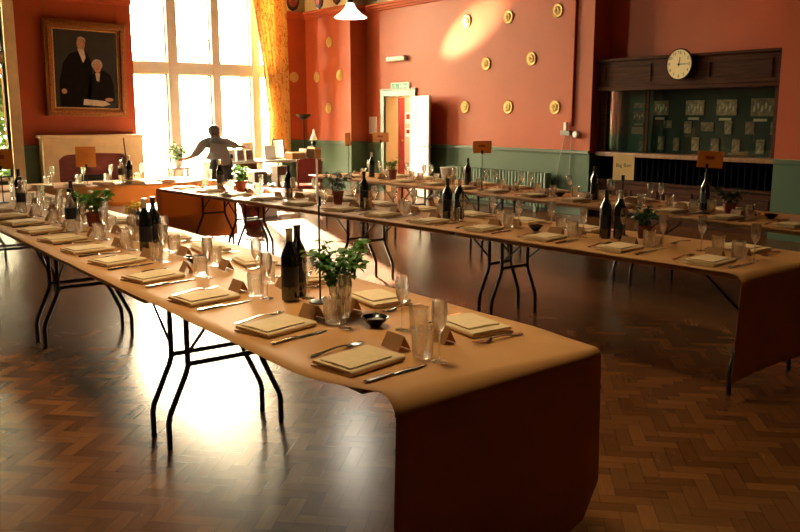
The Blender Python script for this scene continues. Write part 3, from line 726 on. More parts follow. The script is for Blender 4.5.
# brown paper covers: strips lofted along a path of (left point, right point)
def paper(name, label, rows, group):
    """rows: list of lists of points (equal length)"""
    m = MB(); n = len(rows[0]); vs = [p for r in rows for p in r]
    m.add(vs, [(i*n+k, i*n+k+1, (i+1)*n+k+1, (i+1)*n+k) for i in range(len(rows)-1) for k in range(n-1)])
    o = m.build(name, 'kraft', smooth=60); sd = o.modifiers.new('thick', 'SOLIDIFY'); sd.thickness = .0022; sd.offset = 0
    return tag(o, label, 'table cover', group)
PT = TZ+.003
def row_cover(row, y0, y1, drape0=None, drape1=None, r=.08, over=.012, nc=13, label='', cell=.22, taper=(0, 0)):
    """drape = function u -> bottom z, u=0 near edge, 1 far edge"""
    rows = []; us = [k/(nc-1) for k in range(nc)]
    def X(u, y):
        t = max(0, min(1, (y0+.34-y)/.30))
        return row.edge(y)-over+taper[0]*t+u*(row.w+2*over-(taper[0]+taper[1])*t)
    def wav(u, z, k): return (1-z/PT)*(.018*math.sin(u*5+k)+.03*math.sin(u*2.2+1+k))
    if drape0:
        for i in range(10):
            rows.append([(X(u, y0), y0-.012+wav(u, z, 0), z) for u in us for z in [drape0(u)+(PT-r*(1-.65*u)-drape0(u))*i/9]])
        for i in range(1, 7):
            a = PI/2*i/6; rows.append([(X(u, y0), y0-.012+q_-q_*math.cos(a), PT-q_+q_*math.sin(a)) for u in us for q_ in [r*(1-.65*u)]])
        ys = y0-.012+r
    else: rows.append([(X(u, y0), y0, PT) for u in us]); ys = y0
    ye = y1+.012-r if drape1 else y1
    N = int((ye-ys)/cell)
    for i in range(1, N): rows.append([(X(u, y), y, PT+.0012*math.sin(9*y+5*u)) for u in us for y in [ys+(ye-ys)*i/N]])
    rows.append([(X(u, ye), ye, PT) for u in us])
    if drape1:
        for i in range(1, 7):
            a = PI/2*i/6; rows.append([(X(u, y1), ye+r*math.sin(a), PT-r+r*math.cos(a)) for u in us])
        for i in range(1, 8):
            rows.append([(X(u, y1), y1+.012-wav(u, z, 2)*.4, z) for u in us for z in [PT-r-(PT-r-drape1(u))*i/7]])
    return paper('paper_table_cover', label, rows, 'brown paper table covers')
def d_row1(u): return .012+(.05*max(0, (u-.6)/.4)+.16*max(0, (u-.86)/.14)**2)
row_cover(row1, 2.0, 10.2, drape0=d_row1, r=.085, taper=(.115, .035), cell=.1, label='brown paper cover of the nearest long table, draped over its front end')
row_cover(row2, 2.505, 9.75, drape0=lambda u: .11+.06*u+.10*max(0, (u-.7)/.3)**2, drape1=lambda u: .1, r=.06, label='brown paper cover of the middle row, draped at both ends')
row_cover(row3, 2.9, 10.6, label='brown paper cover of the back row along the radiator wall')
rows = []; us = [HX0+(HX1-HX0)*k/30 for k in range(31)]
fz = lambda x: .49+.012*math.sin(x*3)
for i in range(5): rows.append([(x, HY0-.014+.01*math.sin(x*4)*(1-i/4), fz(x)+(PT-.03-fz(x))*i/4) for x in us])
rows.append([(x, HY0-.005, PT-.008) for x in us]); rows.append([(x, HY0+.02, PT) for x in us]); rows.append([(x, HY1-.02, PT) for x in us]); rows.append([(x, HY1+.012, PT-.03) for x in us]); rows.append([(x, HY1+.014, .5) for x in us])
paper('paper_table_cover', 'brown paper cover of head table before the fireplace', rows, 'brown paper table covers')

# ------------------------------------------------------------------ tableware prototypes
SZ = PT+.0035     # height things stand at
def mk_napkin():
    m = MB(); w, h, t = .10, .135, .021
    def c_prof():
        p = [(-w, 0), (w-.008, 0)]
        for i in range(1, 6): a = -PI/2+PI*i/6; p.append((w-.008+.0105*math.cos(a), .0105+.0105*math.sin(a)))
        p += [(w-.008, t), (-w+.012, t+.004), (-w+.006, t-.008), (w-.03, t-.009), (w-.03, t-.012), (-w-.002, t-.014)]
        return p
    m.prism(c_prof(), -h, h)
    o = m.build('paper_napkin', 'napkin', smooth=50, bevel=.0025); tag(o, '', 'napkin')
    f = MB(); f.prism([(-w+.03, t+.0035), (w-.02, t+.0005), (w-.014, t+.006), (.0, t+.011), (-w+.034, t+.0095)], -h+.012, h-.05); f.build('top_fold', 'napkin', o, smooth=50, bevel=.0025)
    return o
def strip(m, pts, t):
    """pts: (y, halfwidth, z)"""
    vs = []; fs = []
    for y, hw, z in pts: vs += [(-hw, y, z), (hw, y, z), (hw*.8, y, z+t), (-hw*.8, y, z+t)]
    n = len(pts)
    for i in range(n-1):
        for k in range(4): fs.append((i*4+k, i*4+(k+1) % 4, (i+1)*4+(k+1) % 4, (i+1)*4+k))
    fs += [(0, 1, 2, 3), tuple((n-1)*4+k for k in (3, 2, 1, 0))]
    m.add(vs, fs)
def mk_fork():
    o = MB(); strip(o, [(-.105, .006, .001), (-.095, .010, .001), (-.05, .0065, .004), (0, .004, .009), (.03, .005, .008)], .003)
    o = o.build('fork', 'steel', smooth=50); tag(o, '', 'fork'); o.scale = (1.25, 1.25, 1.25)
    m = MB(); strip(m, [(.028, .005, .008), (.042, .0125, .005), (.06, .0135, .003)], .0025)
    for k in range(4):
        x = -.0108+.0072*k
        m.tube([(x, .058, .0043), (x, .08, .0035), (x*.96, .105, .007)], [.0022, .002, .0012], 6)
    m.build('tines', 'steel', o, smooth=50)
    return o
def mk_knife():
    m = MB(); strip(m, [(-.115, .006, .0), (-.105, .0095, .0), (-.06, .0085, .0005), (-.012, .006, .001)], .006)
    o = m.build('knife', 'steel', smooth=50); tag(o, '', 'knife'); o.scale = (1.25, 1.25, 1.25)
    m = MB(); strip(m, [(-.012, .005, .002), (0, .0105, .001), (.07, .0115, .001), (.1, .008, .001), (.118, .002, .001)], .0018); m.build('blade', 'steel', o, smooth=50)
    return o
def mk_card():
    m = MB(); h, d, w, t = .055, .03, .055, .0012
    m.add([(-w, -d, 0), (w, -d, 0), (w, 0, h), (-w, 0, h), (-w, d, 0), (w, d, 0), (-w, -d+t*2, 0), (w, -d+t*2, 0), (w, 0, h-t*3), (-w, 0, h-t*3), (-w, d-t*2, 0), (w, d-t*2, 0)],
          [(0, 1, 2, 3), (3, 2, 5, 4), (6, 9, 8, 7), (9, 10, 11, 8), (0, 3, 9, 6), (3, 4, 10, 9), (1, 7, 8, 2), (2, 8, 11, 5), (0, 6, 7, 1), (4, 5, 11, 10)])
    o = m.build('place_card', 'card', smooth=0); tag(o, '', 'place card'); return o
def mk_tumbler():
    m = MB(); m.lathe([(.0, .0), (.033, .0), (.036, .006), (.0375, .06), (.041, .103), (.0425, .110), (.041, .1105), (.0375, .095), (.0325, .02), (.029, .012), (0, .012)], 54, flute=.06, nfl=9, frange=(.004, .075))
    o = m.build('tumbler', 'clear', smooth=60); tag(o, '', 'glass'); return o
def mk_flute():
    o = thing('champagne_flute', '', 'glass')
    MB().lathe([(.0, .108), (.008, .108), (.018, .122), (.027, .15), (.029, .185), (.0255, .222), (.0245, .222), (.0275, .185), (.0255, .152), (.015, .125), (0, .117)], 20).build('bowl', 'clear', o, smooth=60)
    MB().lathe([(.006, .007), (.004, .02), (.0037, .085), (.0065, .1075)], 10).build('stem', 'clear', o, smooth=60)
    MB().lathe([(0, 0), (.030, 0), (.031, .002), (.012, .006), (.005, .0068), (0, .0068)], 20).build('foot', 'clear', o, smooth=60)
    return o
placed = []
P_nap, P_fork, P_knife, P_card, P_tum, P_flu = (Proto(f, k) for f, k in ((mk_napkin, 'paper_napkin'), (mk_fork, ''), (mk_knife, ''), (mk_card, 'place_card'), (mk_tumbler, 'tumbler'), (mk_flute, 'champagne_flute')))
rnd = random.Random(3)
OBST = [(1.90, 3.40, .05), (1.985, 3.475, .05), (1.87, 5.19, .05), (1.955, 5.27, .05), (1.93, 7.0, .05), (1.93, 8.75, .05), (1.76, 6.43, .05), (1.76, 7.94, .05), (4.50, 5.36, .05), (4.58, 5.30, .05), (4.42, 6.47, .05),
        (4.70, 3.86, .05), (4.745, 3.77, .05), (4.34, 7.75, .05), (4.25, 9.22, .05), (6.72, 5.68, .05), (6.80, 7.72, .05), (6.76, 9.70, .05), (6.80, 4.46, .06), (1.94, 2.765, .065), (1.95, 4.62, .065), (4.58, 4.42, .065), (4.29, 8.58, .065),
        (6.72, 6.15, .065), (6.68, 3.75, .065), (1.915, 2.99, .06), (2.0, 6.66, .15), (2.12, 6.06, .10), (4.42, 6.92, .13), (4.28, 8.74, .12), (4.90, 3.68, .17), (6.74, 4.17, .13), (6.74, 9.18, .12), (4.90, 3.84, .06), (6.60, 4.33, .06),
        (6.62, 7.27, .06), (6.70, 9.40, .06), (6.60, 10.05, .06), (1.83, 9.0, .06), (1.99, 3.28, .06), (6.98, 8.30, .13)]
def seats(row, ys, far, rowname, side, start, skip=()):
    """place settings along one edge; local frame: +y toward the table's middle, +x to the sitter's right"""
    for k, y in enumerate(ys):
        base = row.at(row.w if far else 0, y); a = (PI/2 if far else -PI/2)-row.ang(y)
        c, s = math.cos(a), math.sin(a)
        where = '%s %s, %s edge of %s' % (ORD[k], start, side, rowname)
        def put(P, x, yy, rot, nm, grp):
            if nm in skip: return
            own = {'paper_napkin': .13, 'place_card': .055, 'tumbler': .04, 'champagne_flute': .03}.get(P.kind, .02)
            best = None
            for sx in (0, .03, -.03, .06, -.06, .09, -.09, .12, -.12):
                px, py = base[0]+c*(x+sx)-s*yy, base[1]+s*(x+sx)+c*yy
                if all(math.hypot(px-ox, py-oy) > own+r_ for ox, oy, r_ in OBST+placed): best = x+sx; break
            if best is None: return
            x = best
            if own < .1: placed.append((base[0]+c*x-s*yy, base[1]+s*x+c*yy, own*.9))
            P((base[0]+c*x-s*yy, base[1]+s*x+c*yy, SZ), a+rot, '%s, %s' % (nm, where), grp)
        tilt = .22 if row is row1 and not far else .1
        j = lambda q: rnd.uniform(-q, q)
        put(P_nap, j(.008), .215+j(.008), tilt+j(.08)+(1.35 if far else 0), 'folded cream napkin', 'folded cream napkins')
        put(P_fork, -.19+j(.006), .24+j(.012), tilt+j(.08), 'fork', 'forks')
        put(P_knife, .18+j(.006), .24+j(.012), tilt*.7+j(.06), 'knife', 'knives')
        put(P_card, -.085+j(.012), .435+j(.008), j(.2), 'brown tent place card', 'brown tent place cards')
        put(P_tum, .06+j(.01), .445+j(.008), j(1), 'ribbed tumbler', 'ribbed tumblers')
        put(P_flu, .152+j(.008), .455+j(.008), j(1), 'champagne flute', 'champagne flutes')
seats(row1, [2.36, 2.97, 3.66, 4.31, 4.91, 5.46, 6.03, 6.6, 7.15, 7.7, 8.25], False, 'nearest table', 'left', 'from draped end')
seats(row1, [2.50, 3.14, 3.78, 4.42, 5.02, 5.62, 6.22, 6.82, 7.42, 8.02, 8.62, 9.22], True, 'nearest table', 'right', 'from draped end')
seats(row2, [2.82, 3.45, 4.07, 4.68, 5.27, 5.86, 6.45, 7.1, 7.7, 8.3, 8.9, 9.45], False, 'middle table', 'front', 'from right end')
seats(row2, [2.98, 3.6, 4.22, 4.83, 5.42, 6.02, 6.62, 7.25, 7.85, 8.45, 9.05], True, 'middle table', 'back', 'from right end')
seats(row3, [3.4, 4.0, 4.55, 5.15, 5.75, 6.35, 6.95, 7.55, 8.15, 8.75, 9.35, 9.95], False, 'back table', 'front', 'from right end')
seats(row3, [4.15, 4.75, 5.35, 5.95, 6.55, 7.15, 7.75, 8.35, 8.95, 9.55], True, 'back table', 'far', 'from right end')

def mk_bottle():
    o = thing('wine_bottle', '', 'bottle')
    MB().lathe([(0, .006), (.03, 0), (.0395, .004), (.041, .02), (.041, .205), (.038, .225), (.026, .25), (.0165, .272), (.0148, .29), (.0146, .325), (.0165, .328), (.0165, .338), (0, .338)], 28).build('glass_body', 'bottle', o, smooth=60)
    MB().lathe([(.0414, .07), (.0414, .165)], 28, cap=False).build('paper_label', 'label', o, smooth=60)
    MB().lathe([(.0158, .276), (.0155, .29), (.0152, .326), (.0172, .328), (.0172, .341), (0, .342)], 16).build('capsule', 'foil', o, smooth=60)
    return o
def mk_bottle_silver():
    o = mk_bottle(); 
    for c in o.children:
        if c.name.startswith('capsule'): c.data.materials.clear(); c.data.materials.append(MT['silver']); c['label'] = 'silver neck foil'
    return o
def mk_clear():
    o = thing('clear_bottle', '', 'bottle')
    MB().lathe([(0, .006), (.034, 0), (.041, .006), (.042, .02), (.042, .185), (.038, .205), (.024, .235), (.016, .26), (.0155, .3), (.018, .302), (.018, .315), (0, .315)], 26).build('glass_body', 'clearbottle', o, smooth=60)
    MB().lathe([(.0426, .10), (.0426, .178)], 26, cap=False).build('dark_label', 'label', o, smooth=60)
    MB().lathe([(.0185, .296), (.0185, .322), (0, .323)], 14).build('cap', 'foil', o, smooth=60)
    return o
P_bot, P_botS, P_clr = Proto(mk_bottle), Proto(mk_bottle_silver), Proto(mk_clear)
GB = 'dark wine bottles on the tables'
def B(P, x, y, l, z=SZ): P((x, y, z), rnd.uniform(0, 6), l, GB if P is not P_clr else 'clear bottles with dark labels')
B(P_botS, 1.90, 3.40, 'dark wine bottle, front one of the pair on nearest table beside the herbs')
B(P_bot, 1.985, 3.475, 'dark wine bottle with black top, back one of the pair beside the herbs')
B(P_botS, 1.87, 5.19, 'dark wine bottle, front one of the second pair along nearest table')
B(P_bot, 1.955, 5.27, 'tall dark wine bottle, back one of the second pair along nearest table')
B(P_bot, 1.93, 7.0, 'dark wine bottle left of the terracotta herb pot on nearest table')
B(P_bot, 1.93, 8.75, 'dark wine bottle at far left, standing behind the clear bottles')
B(P_clr, 1.76, 6.43, 'clear bottle with dark label, nearer the terracotta herb pot')
B(P_clr, 1.76, 7.94, 'clear bottle with dark label at far left of nearest table')
B(P_bot, 4.50, 5.36, 'dark wine bottle, left one of overlapping pair on middle table')
B(P_botS, 4.58, 5.30, 'dark wine bottle with silver neck, right one of overlapping pair on middle table')
B(P_bot, 4.42, 6.47, 'single dark wine bottle beside the flower pot on middle table')
B(P_bot, 4.70, 3.86, 'tall dark wine bottle behind its pair near middle table right end')
B(P_botS, 4.745, 3.77, 'dark wine bottle with silver neck near middle table right end')
B(P_bot, 4.34, 7.75, 'dark wine bottle left of the thin metal stand, middle table')
B(P_botS, 4.25, 9.22, 'blue black wine bottle nearest the standing person')
B(P_bot, 6.72, 5.68, 'dark wine bottle on back table in front of the alcove edge')
B(P_bot, 6.80, 7.72, 'dark wine bottle on back table beside the white bucket')
B(P_botS, 6.76, 9.70, 'dark bottle with silver top near the left end of back table')
B(P_bot, 6.80, 4.46, 'dark wine bottle under the brown sign on back table')
B(P_botS, 3.74, 10.85, 'dark wine bottle on head table beside the tall thin candle')

# bowls
def mk_bowl():
    m = MB().lathe([(0, .0), (.022, 0), (.024, .004), (.045, .022), (.058, .04), (.055, .04), (.04, .022), (.02, .01), (0, .009)], 24)
    o = m.build('salt_bowl', 'bowl', smooth=60); tag(o, '', 'bowl')
    MB().lathe([(.041, .024), (.03, .029), (.0, .031)], 20).build('salt', 'salt', o); return o
P_bowl = Proto(mk_bowl)
for x, y, l in ((1.94, 2.765, 'small black salt bowl at the draped end of nearest table'), (1.95, 4.62, 'small black salt bowl between the bottle pairs on nearest table'), (4.58, 4.42, 'small black salt bowl on middle table left of its right bottle pair'), (4.29, 8.58, 'small black salt bowl beside the herb pot, far part of middle table'), (6.72, 6.15, 'small black salt bowl on back table before the radiator'), (6.68, 3.75, 'small black salt bowl near the right end of back table')):
    P_bowl((x, y, SZ), 0, l, 'small black salt bowls')

# plants on the tables
def foliage(name, m, parent, n, spread, z0, z1, lw, ll, stems=8, sm='stem', seed=1, droop=.25, rbase=.02):
    q = random.Random(seed); f = MB(); st = MB()
    for k in range(stems):
        a = 2*PI*k/stems+q.uniform(-.4, .4); rr = spread*q.uniform(.35, 1); top = z0+(z1-z0)*q.uniform(.55, 1)
        p0 = Vector((rbase*math.cos(a), rbase*math.sin(a), z0-.02)); p1 = Vector((rr*.5*math.cos(a), rr*.5*math.sin(a), (z0+top)/2+.02)); p2 = Vector((rr*math.cos(a), rr*math.sin(a), top))
        st.tube([p0, p1, p2], [.003, .0025, .0015], 5)
        for i in range(n//stems):
            t = q.uniform(.25, 1.05); b = p0.lerp(p1, t*2) if t < .5 else p1.lerp(p2, t*2-1)
            M = Matrix.Translation(b) @ Matrix.Rotation(q.uniform(0, 2*PI), 4, 'Z') @ Matrix.Rotation(q.uniform(-.5, .7), 4, 'X') @ Matrix.Rotation(q.uniform(-.5, .5), 4, 'Y')
            f.leaf(M, ll*q.uniform(.6, 1.2), lw*q.uniform(.6, 1.2), droop)
    fo = f.build(name, m, parent, smooth=60); st.build('stems', sm, parent, smooth=60)
    return fo
def pot(name, label, cat, loc, r, h, m, leafm, n, spread, top, lw, ll, seed, group=None):
    t = thing(name, label, cat, loc, 0, group)
    MB().lathe([(0, 0), (r*.7, 0), (r*.95, h*.8), (r*1.08, h*.82), (r*1.1, h), (r*.95, h), (r*.85, h*.82), (0, h*.82)], 24).build('pot', m, t, smooth=40)
    MB().lathe([(r*.86, h*.84), (0, h*.88)], 16).build('soil', 'soil', t)
    foliage('foliage', leafm, t, n, spread, h*.9, top, lw, ll, seed=seed, stems=10, rbase=r*.4)
    return t
hb = thing('herb_glass', 'basil sprigs standing in ribbed glass beside the wine bottles on nearest table', 'herbs', (1.915, 2.99, SZ))
MB().lathe([(0, 0), (.042, 0), (.044, .008), (.046, .10), (.05, .14), (.047, .14), (.043, .10), (.039, .014), (0, .013)], 40, flute=.035, nfl=10, frange=(.005, .11)).build('glass', 'clear', hb, smooth=60)
foliage('leaves', 'leaf', hb, 300, .16, .12, .32, .038, .045, stems=15, seed=5, droop=.3, rbase=.02)
m = MB()
for k in range(7): m.tube([(.02*math.cos(k), .02*math.sin(k), .015), (.018*math.cos(k*1.3), .018*math.sin(k*1.3), .13)], .003, 5)
m.build('lower_stems', 'leafdark', hb)
pot('herb_pot', 'bushy green herb in terracotta pot far along the nearest table', 'potted plant', (2.0, 6.66, SZ), .065, .11, 'terracotta', 'leaf', 160, .22, .29, .045, .07, 11)
yp = pot('flower_pot', 'yellow flowers in small pot behind second bottle pair on nearest table', 'potted plant', (2.12, 6.06, SZ), .045, .10, 'terracotta', 'leafdark', 60, .08, .185, .03, .04, 12)
q = random.Random(4); m = MB()
for k in range(26):
    a = q.uniform(0, 2*PI); rr = .075*math.sqrt(q.random()); zc = .215+q.uniform(-.02, .02)-(rr*2.5)**2
    m.sphere((rr*math.cos(a), rr*math.sin(a), zc), (.017, .017, .014), 8, 6)
    for i in range(7):
        m.leaf(Matrix.Translation((rr*math.cos(a), rr*math.sin(a), zc)) @ Matrix.Rotation(2*PI*i/7, 4, 'Z') @ Matrix.Rotation(.35, 4, 'X'), .026, .014, .1)
m.build('yellow_blooms', 'yellow', yp)
pot('flower_pot', 'feathery dark plant in terracotta pot at left of the middle table', 'potted plant', (4.42, 6.92, SZ), .055, .13, 'terracotta', 'leafdark', 170, .17, .33, .02, .06, 13)
pot('herb_pot', 'bright green herb in terracotta pot near the standing person', 'potted plant', (4.28, 8.74, SZ), .07, .12, 'terracotta', 'leaf', 120, .12, .30, .045, .065, 14)
pot('herb_pot', 'dark green herb in pot beside the bottle pair, right end of middle table', 'potted plant', (4.90, 3.68, SZ), .055, .09, 'terracotta', 'leafdark', 130, .16, .22, .035, .05, 15)
pot('herb_pot', 'dark green herb in pot under the brown sign on back table', 'potted plant', (6.74, 4.17, SZ), .055, .09, 'terracotta', 'leafdark', 130, .16, .24, .035, .055, 16)
pot('flower_pot', 'light green plant in terracotta pot on back table before the doorway', 'potted plant', (6.74, 9.18, SZ), .06, .13, 'terracotta', 'leaf', 110, .13, .27, .03, .05, 17)

# signs on stands
def sign(label, loc, rotz, h, cw, ch, cm, txt=None, band=False, txtm='ink', stand='blackmetal', tilt=0):
    t = thing('table_sign', label, 'sign', loc, rotz)
    MB().lathe([(0, 0), (.05, 0), (.052, .006), (.012, .014), (0, .014)], 20).build('base', stand, t)
    MB().tube([(0, 0, .012), (0, 0, h)], .0045, 8).build('rod', stand, t)
    MB().box((-.012, -.009, h-.01), (.012, .003, h+.035)).build('clip', stand, t, bevel=.002)
    c = MB().box((-cw/2, .004, h), (cw/2, .0065, h+ch)).build('card', cm, t)
    c.rotation_euler.y = tilt
    if txt: text_mesh(txt, ch*.19, txtm, 'lettering', c, Matrix(((1, 0, 0, 0), (0, 0, -1, .0036), (0, 1, 0, h+ch*.56), (0, 0, 0, 1))))
    if band: MB().box((-cw*.19, .0025, h+ch*.50), (cw*.16, .0038, h+ch*.70)).build('printed_word', txtm, c)
    return t
# facing roughly the photographer
sign('cream card sign reading Big Ben on stand at right part of middle table', (4.87, 3.86, SZ), R(-50), .40, .145, .185, 'whitecard', 'Big Ben')
sign('brown card sign on stand near the right end of back table', (6.60, 4.33, SZ), R(-52), .40, .215, .145, 'card', band=True, txtm='redink', tilt=R(3))
sign('brown card sign on stand on back table before the radiator', (6.62, 7.27, SZ), R(-40), .42, .215, .14, 'card', band=True, txtm='redink')
sign('brown card sign on stand on back table in front of the doorway', (6.70, 9.40, SZ), R(-35), .49, .215, .13, 'card', band=True, txtm='redink')
sign('narrow brown card sign turned sideways at left end of back table', (6.60, 10.05, SZ), R(35), .42, .21, .19, 'card')
sign('brown card sign on stand on head table before the fireplace', (3.16, 10.72, SZ), R(-18), .22, .235, .25, 'card', band=True, txtm='card')
sign('brown card sign at far left edge of the photo', (1.83, 9.0, SZ), R(-8), .33, .23, .20, 'card', band=True, txtm='redink')
sign('tall thin metal stand with pale card seen edge on, beside the wine bottles', (1.99, 3.28, SZ), R(62), .46, .15, .20, 'whitecard')

# white bucket on the back table
bk = thing('white_bucket', 'white tapered bucket on back table before the radiator end', 'bucket', (6.98, 8.30, SZ))
MB().lathe([(0, 0), (.075, 0), (.078, .006), (.105, .185), (.112, .19), (.11, .197), (.10, .19), (.073, .01), (0, .009)], 28).build('body', 'whitepl', bk)
MB().tube([(.105, 0, .17), (.125, 0, .14), (.11, .05, .09), (.09, .075, .07)], .003, 6).build('handle', 'steel', bk)

# head table settings
for k, x in enumerate((2.62, 3.0, 3.35, 3.75, 4.15)):
    w = ['far left', 'second from left', 'middle', 'second from right', 'far right'][k]
    P_nap((x, HY0+.2, SZ), 0, 'folded cream napkin on head table, %s' % w, 'folded cream napkins')
    P_tum((x+.12, HY0+.44, SZ), 0, 'ribbed tumbler on head table, %s' % w, 'ribbed tumblers')
    P_flu((x+.2, HY0+.5, SZ), 0, 'champagne flute on head table, %s' % w, 'champagne flutes')
B(P_clr, 3.62, 10.80, 'clear bottle with dark label on head table before the fireplace')
cd = thing('candle_holder', 'tall thin brown taper candle standing on head table at fireplace right side', 'candle', (3.80, 11.08, SZ))
MB().lathe([(0, 0), (.04, 0), (.042, .008), (.015, .02), (.018, .06), (.012, .065), (0, .065)], 16).build('holder', 'brass', cd)
MB().tube([(0, 0, .06), (-.035, .0, .56)], [.012, .008], 10).build('taper', 'chairwood', cd)

# ------------------------------------------------------------------ back of the room
wt = thing('side_table', 'long white table by the tall window, loaded with frames and boxes', 'table', (7.55, 14.42, 0))
MB().box((-1.12, -.36, .72), (1.12, .36, .76)).build('tabletop', 'white', wt, bevel=.005)
for x in (-1.08, 1.04): MB().box((x, -.33, 0), (x+.045, .33, .719)).build('end_panel', 'white', wt, bevel=.004)
MB().box((-1.03, -.05, .25), (1.035, .33, .28)).build('shelf', 'white', wt)
MB().box((-1.03, -.3, .60), (-.3, -.285, .719)).build('apron', 'chairwood', wt)
TT = .761
def frame(label, x, y, w, h, pm, rz=0, fm='white', grp='framed pictures on the white table'):
    t = thing('picture_frame', label, 'picture frame', (x, y, TT), rz, grp); t.rotation_euler.x = -.12; b = .022
    MB().box((-w/2, -.01, 0), (w/2, .008, b)).box((-w/2, -.01, h-b), (w/2, .008, h)).box((-w/2, -.01, b), (-w/2+b, .008, h-b)).box((w/2-b, -.01, b), (w/2, .008, h-b)).build('frame', fm, t, bevel=.003)
    MB().box((-w/2+b, -.002, b), (w/2-b, .006, h-b)).build('picture', pm, t)
    MB().box((-.02, .009, .0), (.02, .05, .012)).build('prop', fm, t)
    return t
frame('small white frame with dark motif, leftmost on the white table', 6.80, 14.22, .17, .21, 'paper'); frame('small white frame, second from left on the white table', 6.98, 14.22, .17, .21, 'photo2'); frame('small white frame, third from left on the white table', 7.16, 14.22, .17, .21, 'photo1')
m = MB().prism(ell(0, .09, .03, .045), -.006, -.0025); m.build('dark_motif', 'ink', bpy.data.objects['picture_frame'])
frame('large white frame behind the small frames on the white table', 7.30, 14.55, .25, .33, 'photo2', fm='giltedge')
frame('white frame with dark centre, middle of the white table', 7.66, 14.35, .24, .27, 'paper'); frame('tall pale frame at back of the white table', 7.98, 14.6, .26, .38, 'shade', fm='frame_dark')
def carton(label, lo, hi, m='brownbox'):
    w, d, h = [hi[i]-lo[i] for i in range(3)]
    t = thing('cardboard_box', label, 'box', ((lo[0]+hi[0])/2, (lo[1]+hi[1])/2, lo[2]), 0, 'brown boxes on the white table')
    MB().box((-w/2, -d/2, 0), (w/2, d/2, h*.97)).build('carton', m, t, bevel=.004)
    MB().box((-w/2-.004, -d/2-.004, h*.78), (w/2+.004, d/2+.004, h)).build('lid', 'napkin' if m == 'brownbox' else m, t, bevel=.004)
    return t
carton('low brown box, left one on the right half of white table', (8.02, 14.15, TT), (8.30, 14.42, TT+.13)); carton('brown box between two others on white table', (8.33, 14.15, TT), (8.5, 14.42, TT+.19), 'chairwood'); carton('brown box at the right end of the white table', (8.52, 14.15, TT), (8.66, 14.42, TT+.22))
sl = thing('small_lamp', 'small table lamp with pointed white shade on the boxes', 'lamp', (8.59, 14.3, TT+.222))
MB().lathe([(0, 0), (.06, 0), (.06, .01), (.03, .03), (.05, .07), (.035, .11), (.01, .13), (0, .13)], 16).build('base', 'blackmetal', sl)
MB().lathe([(.075, .13), (.03, .25), (.008, .34), (0, .34)], 18).build('lamp_shade', 'shade', sl)
o = MB().box((7.35, 14.42, .281), (7.62, 14.7, .52)).build('storage_box', 'frame_dark', bevel=.006); tag(o, 'dark storage box on the shelf under the white table', 'box')
MB().box((7.34, 14.41, .52), (7.63, 14.71, .55)).build('lid', 'whitepl', o, bevel=.004)
o = MB().box((6.62, 14.45, .281), (6.98, 14.7, .48)).build('storage_box', 'whitepl', bevel=.006); tag(o, 'white storage box at left on the shelf under the white table', 'box')
MB().box((6.61, 14.44, .48), (6.99, 14.71, .51)).build('lid', 'whitepl', o, bevel=.004)
def mk_chair():
    c = thing('dining_chair', '', 'chair')
    MB().box((-.21, -.21, .42), (.21, .21, .48)).build('seat', 'chairred', c, bevel=.02)
    pts = [(-.21, .52)]+[(.21*math.cos(PI-PI*k/12), .85+.07*math.sin(PI*k/12)) for k in range(13)]+[(.21, .52)]
    MB().prism(pts, .19, .225).build('backrest', 'chairred', c, bevel=.01)
    for x in (-.18, .18):
        MB().tube([(x, .235, .0), (x, .24, .9)], .014).build('leg', 'chairwood', c); MB().tube([(x, -.18, 0), (x, -.18, .42)], .016).build('leg', 'chairwood', c)
    return c
P_chair = Proto(mk_chair)
P_chair((7.05, 11.9, 0), R(150), 'red backed chair in front of the white table right end')
carton('reddish brown box on the floor under the middle of the white table', (7.5, 13.8, 0), (7.76, 14.05, .66), 'chairwood')
bpy.data.objects[[o.name for o in COL.objects if o.get('label','').startswith('reddish brown box')][0]]['group'] = 'boxes under the white table'
# floor plants and things beyond the middle table
pot('floor_plant', 'big red glazed pot with green plant on floor beyond the middle table', 'potted plant', (5.56, 10.97, 0), .2, .38, 'potred', 'leafdark', 150, .32, .66, .06, .14, 21)
cr = thing('planter_crate', 'pale green slatted crate on the floor left of red pot', 'crate', (5.15, 11.35, 0))
m = MB()
for k in range(6): x = -.24+.08*k; m.box((x, -.17, .02), (x+.065, -.155, .36)).box((x, .155, .02), (x+.065, .17, .36))
for k in range(4): y = -.15+.08*k; m.box((-.255, y, .02), (-.24, y+.065, .36)).box((.225, y, .02), (.24, y+.065, .36))
m.box((-.255, -.17, 0), (.24, .17, .02)); m.build('slats', 'palegreen', cr)
MB().box((-.235, -.15, .025), (.22, .15, .30)).build('soil', 'soil', cr)
foliage('foliage', 'leafdark', cr, 120, .26, .3, .6, .05, .12, stems=10, seed=22, rbase=.1)
o = MB().box((6.15, 11.9, 0), (6.45, 12.05, .26)).build('paper_carrier', 'paper', bevel=.01); tag(o, 'white paper carrier bag on the floor right of red pot', 'bag')
MB().tube([(6.22, 11.975, .26), (6.25, 11.975, .34), (6.35, 11.975, .34), (6.38, 11.975, .26)], .006, 6).build('handle', 'napkin', o)
# plinth and plant by the person
ps = thing('plant_stand', 'slim white plant stand by the tall window left of person', 'plant stand', (5.72, 14.1, 0))
MB().box((-.15, -.15, .66), (.15, .15, .70)).build('top', 'white', ps, bevel=.005)
for x in (-.12, .12):
    for y in (-.12, .12): MB().box((x-.018, y-.018, 0), (x+.018, y+.018, .659)).build('leg', 'white', ps)
pot('potted_plant', 'leafy green plant on white stand at the left hand of the person', 'potted plant', (5.72, 14.1, .701), .08, .12, 'whitepl', 'leaf', 140, .2, .42, .05, .1, 23)

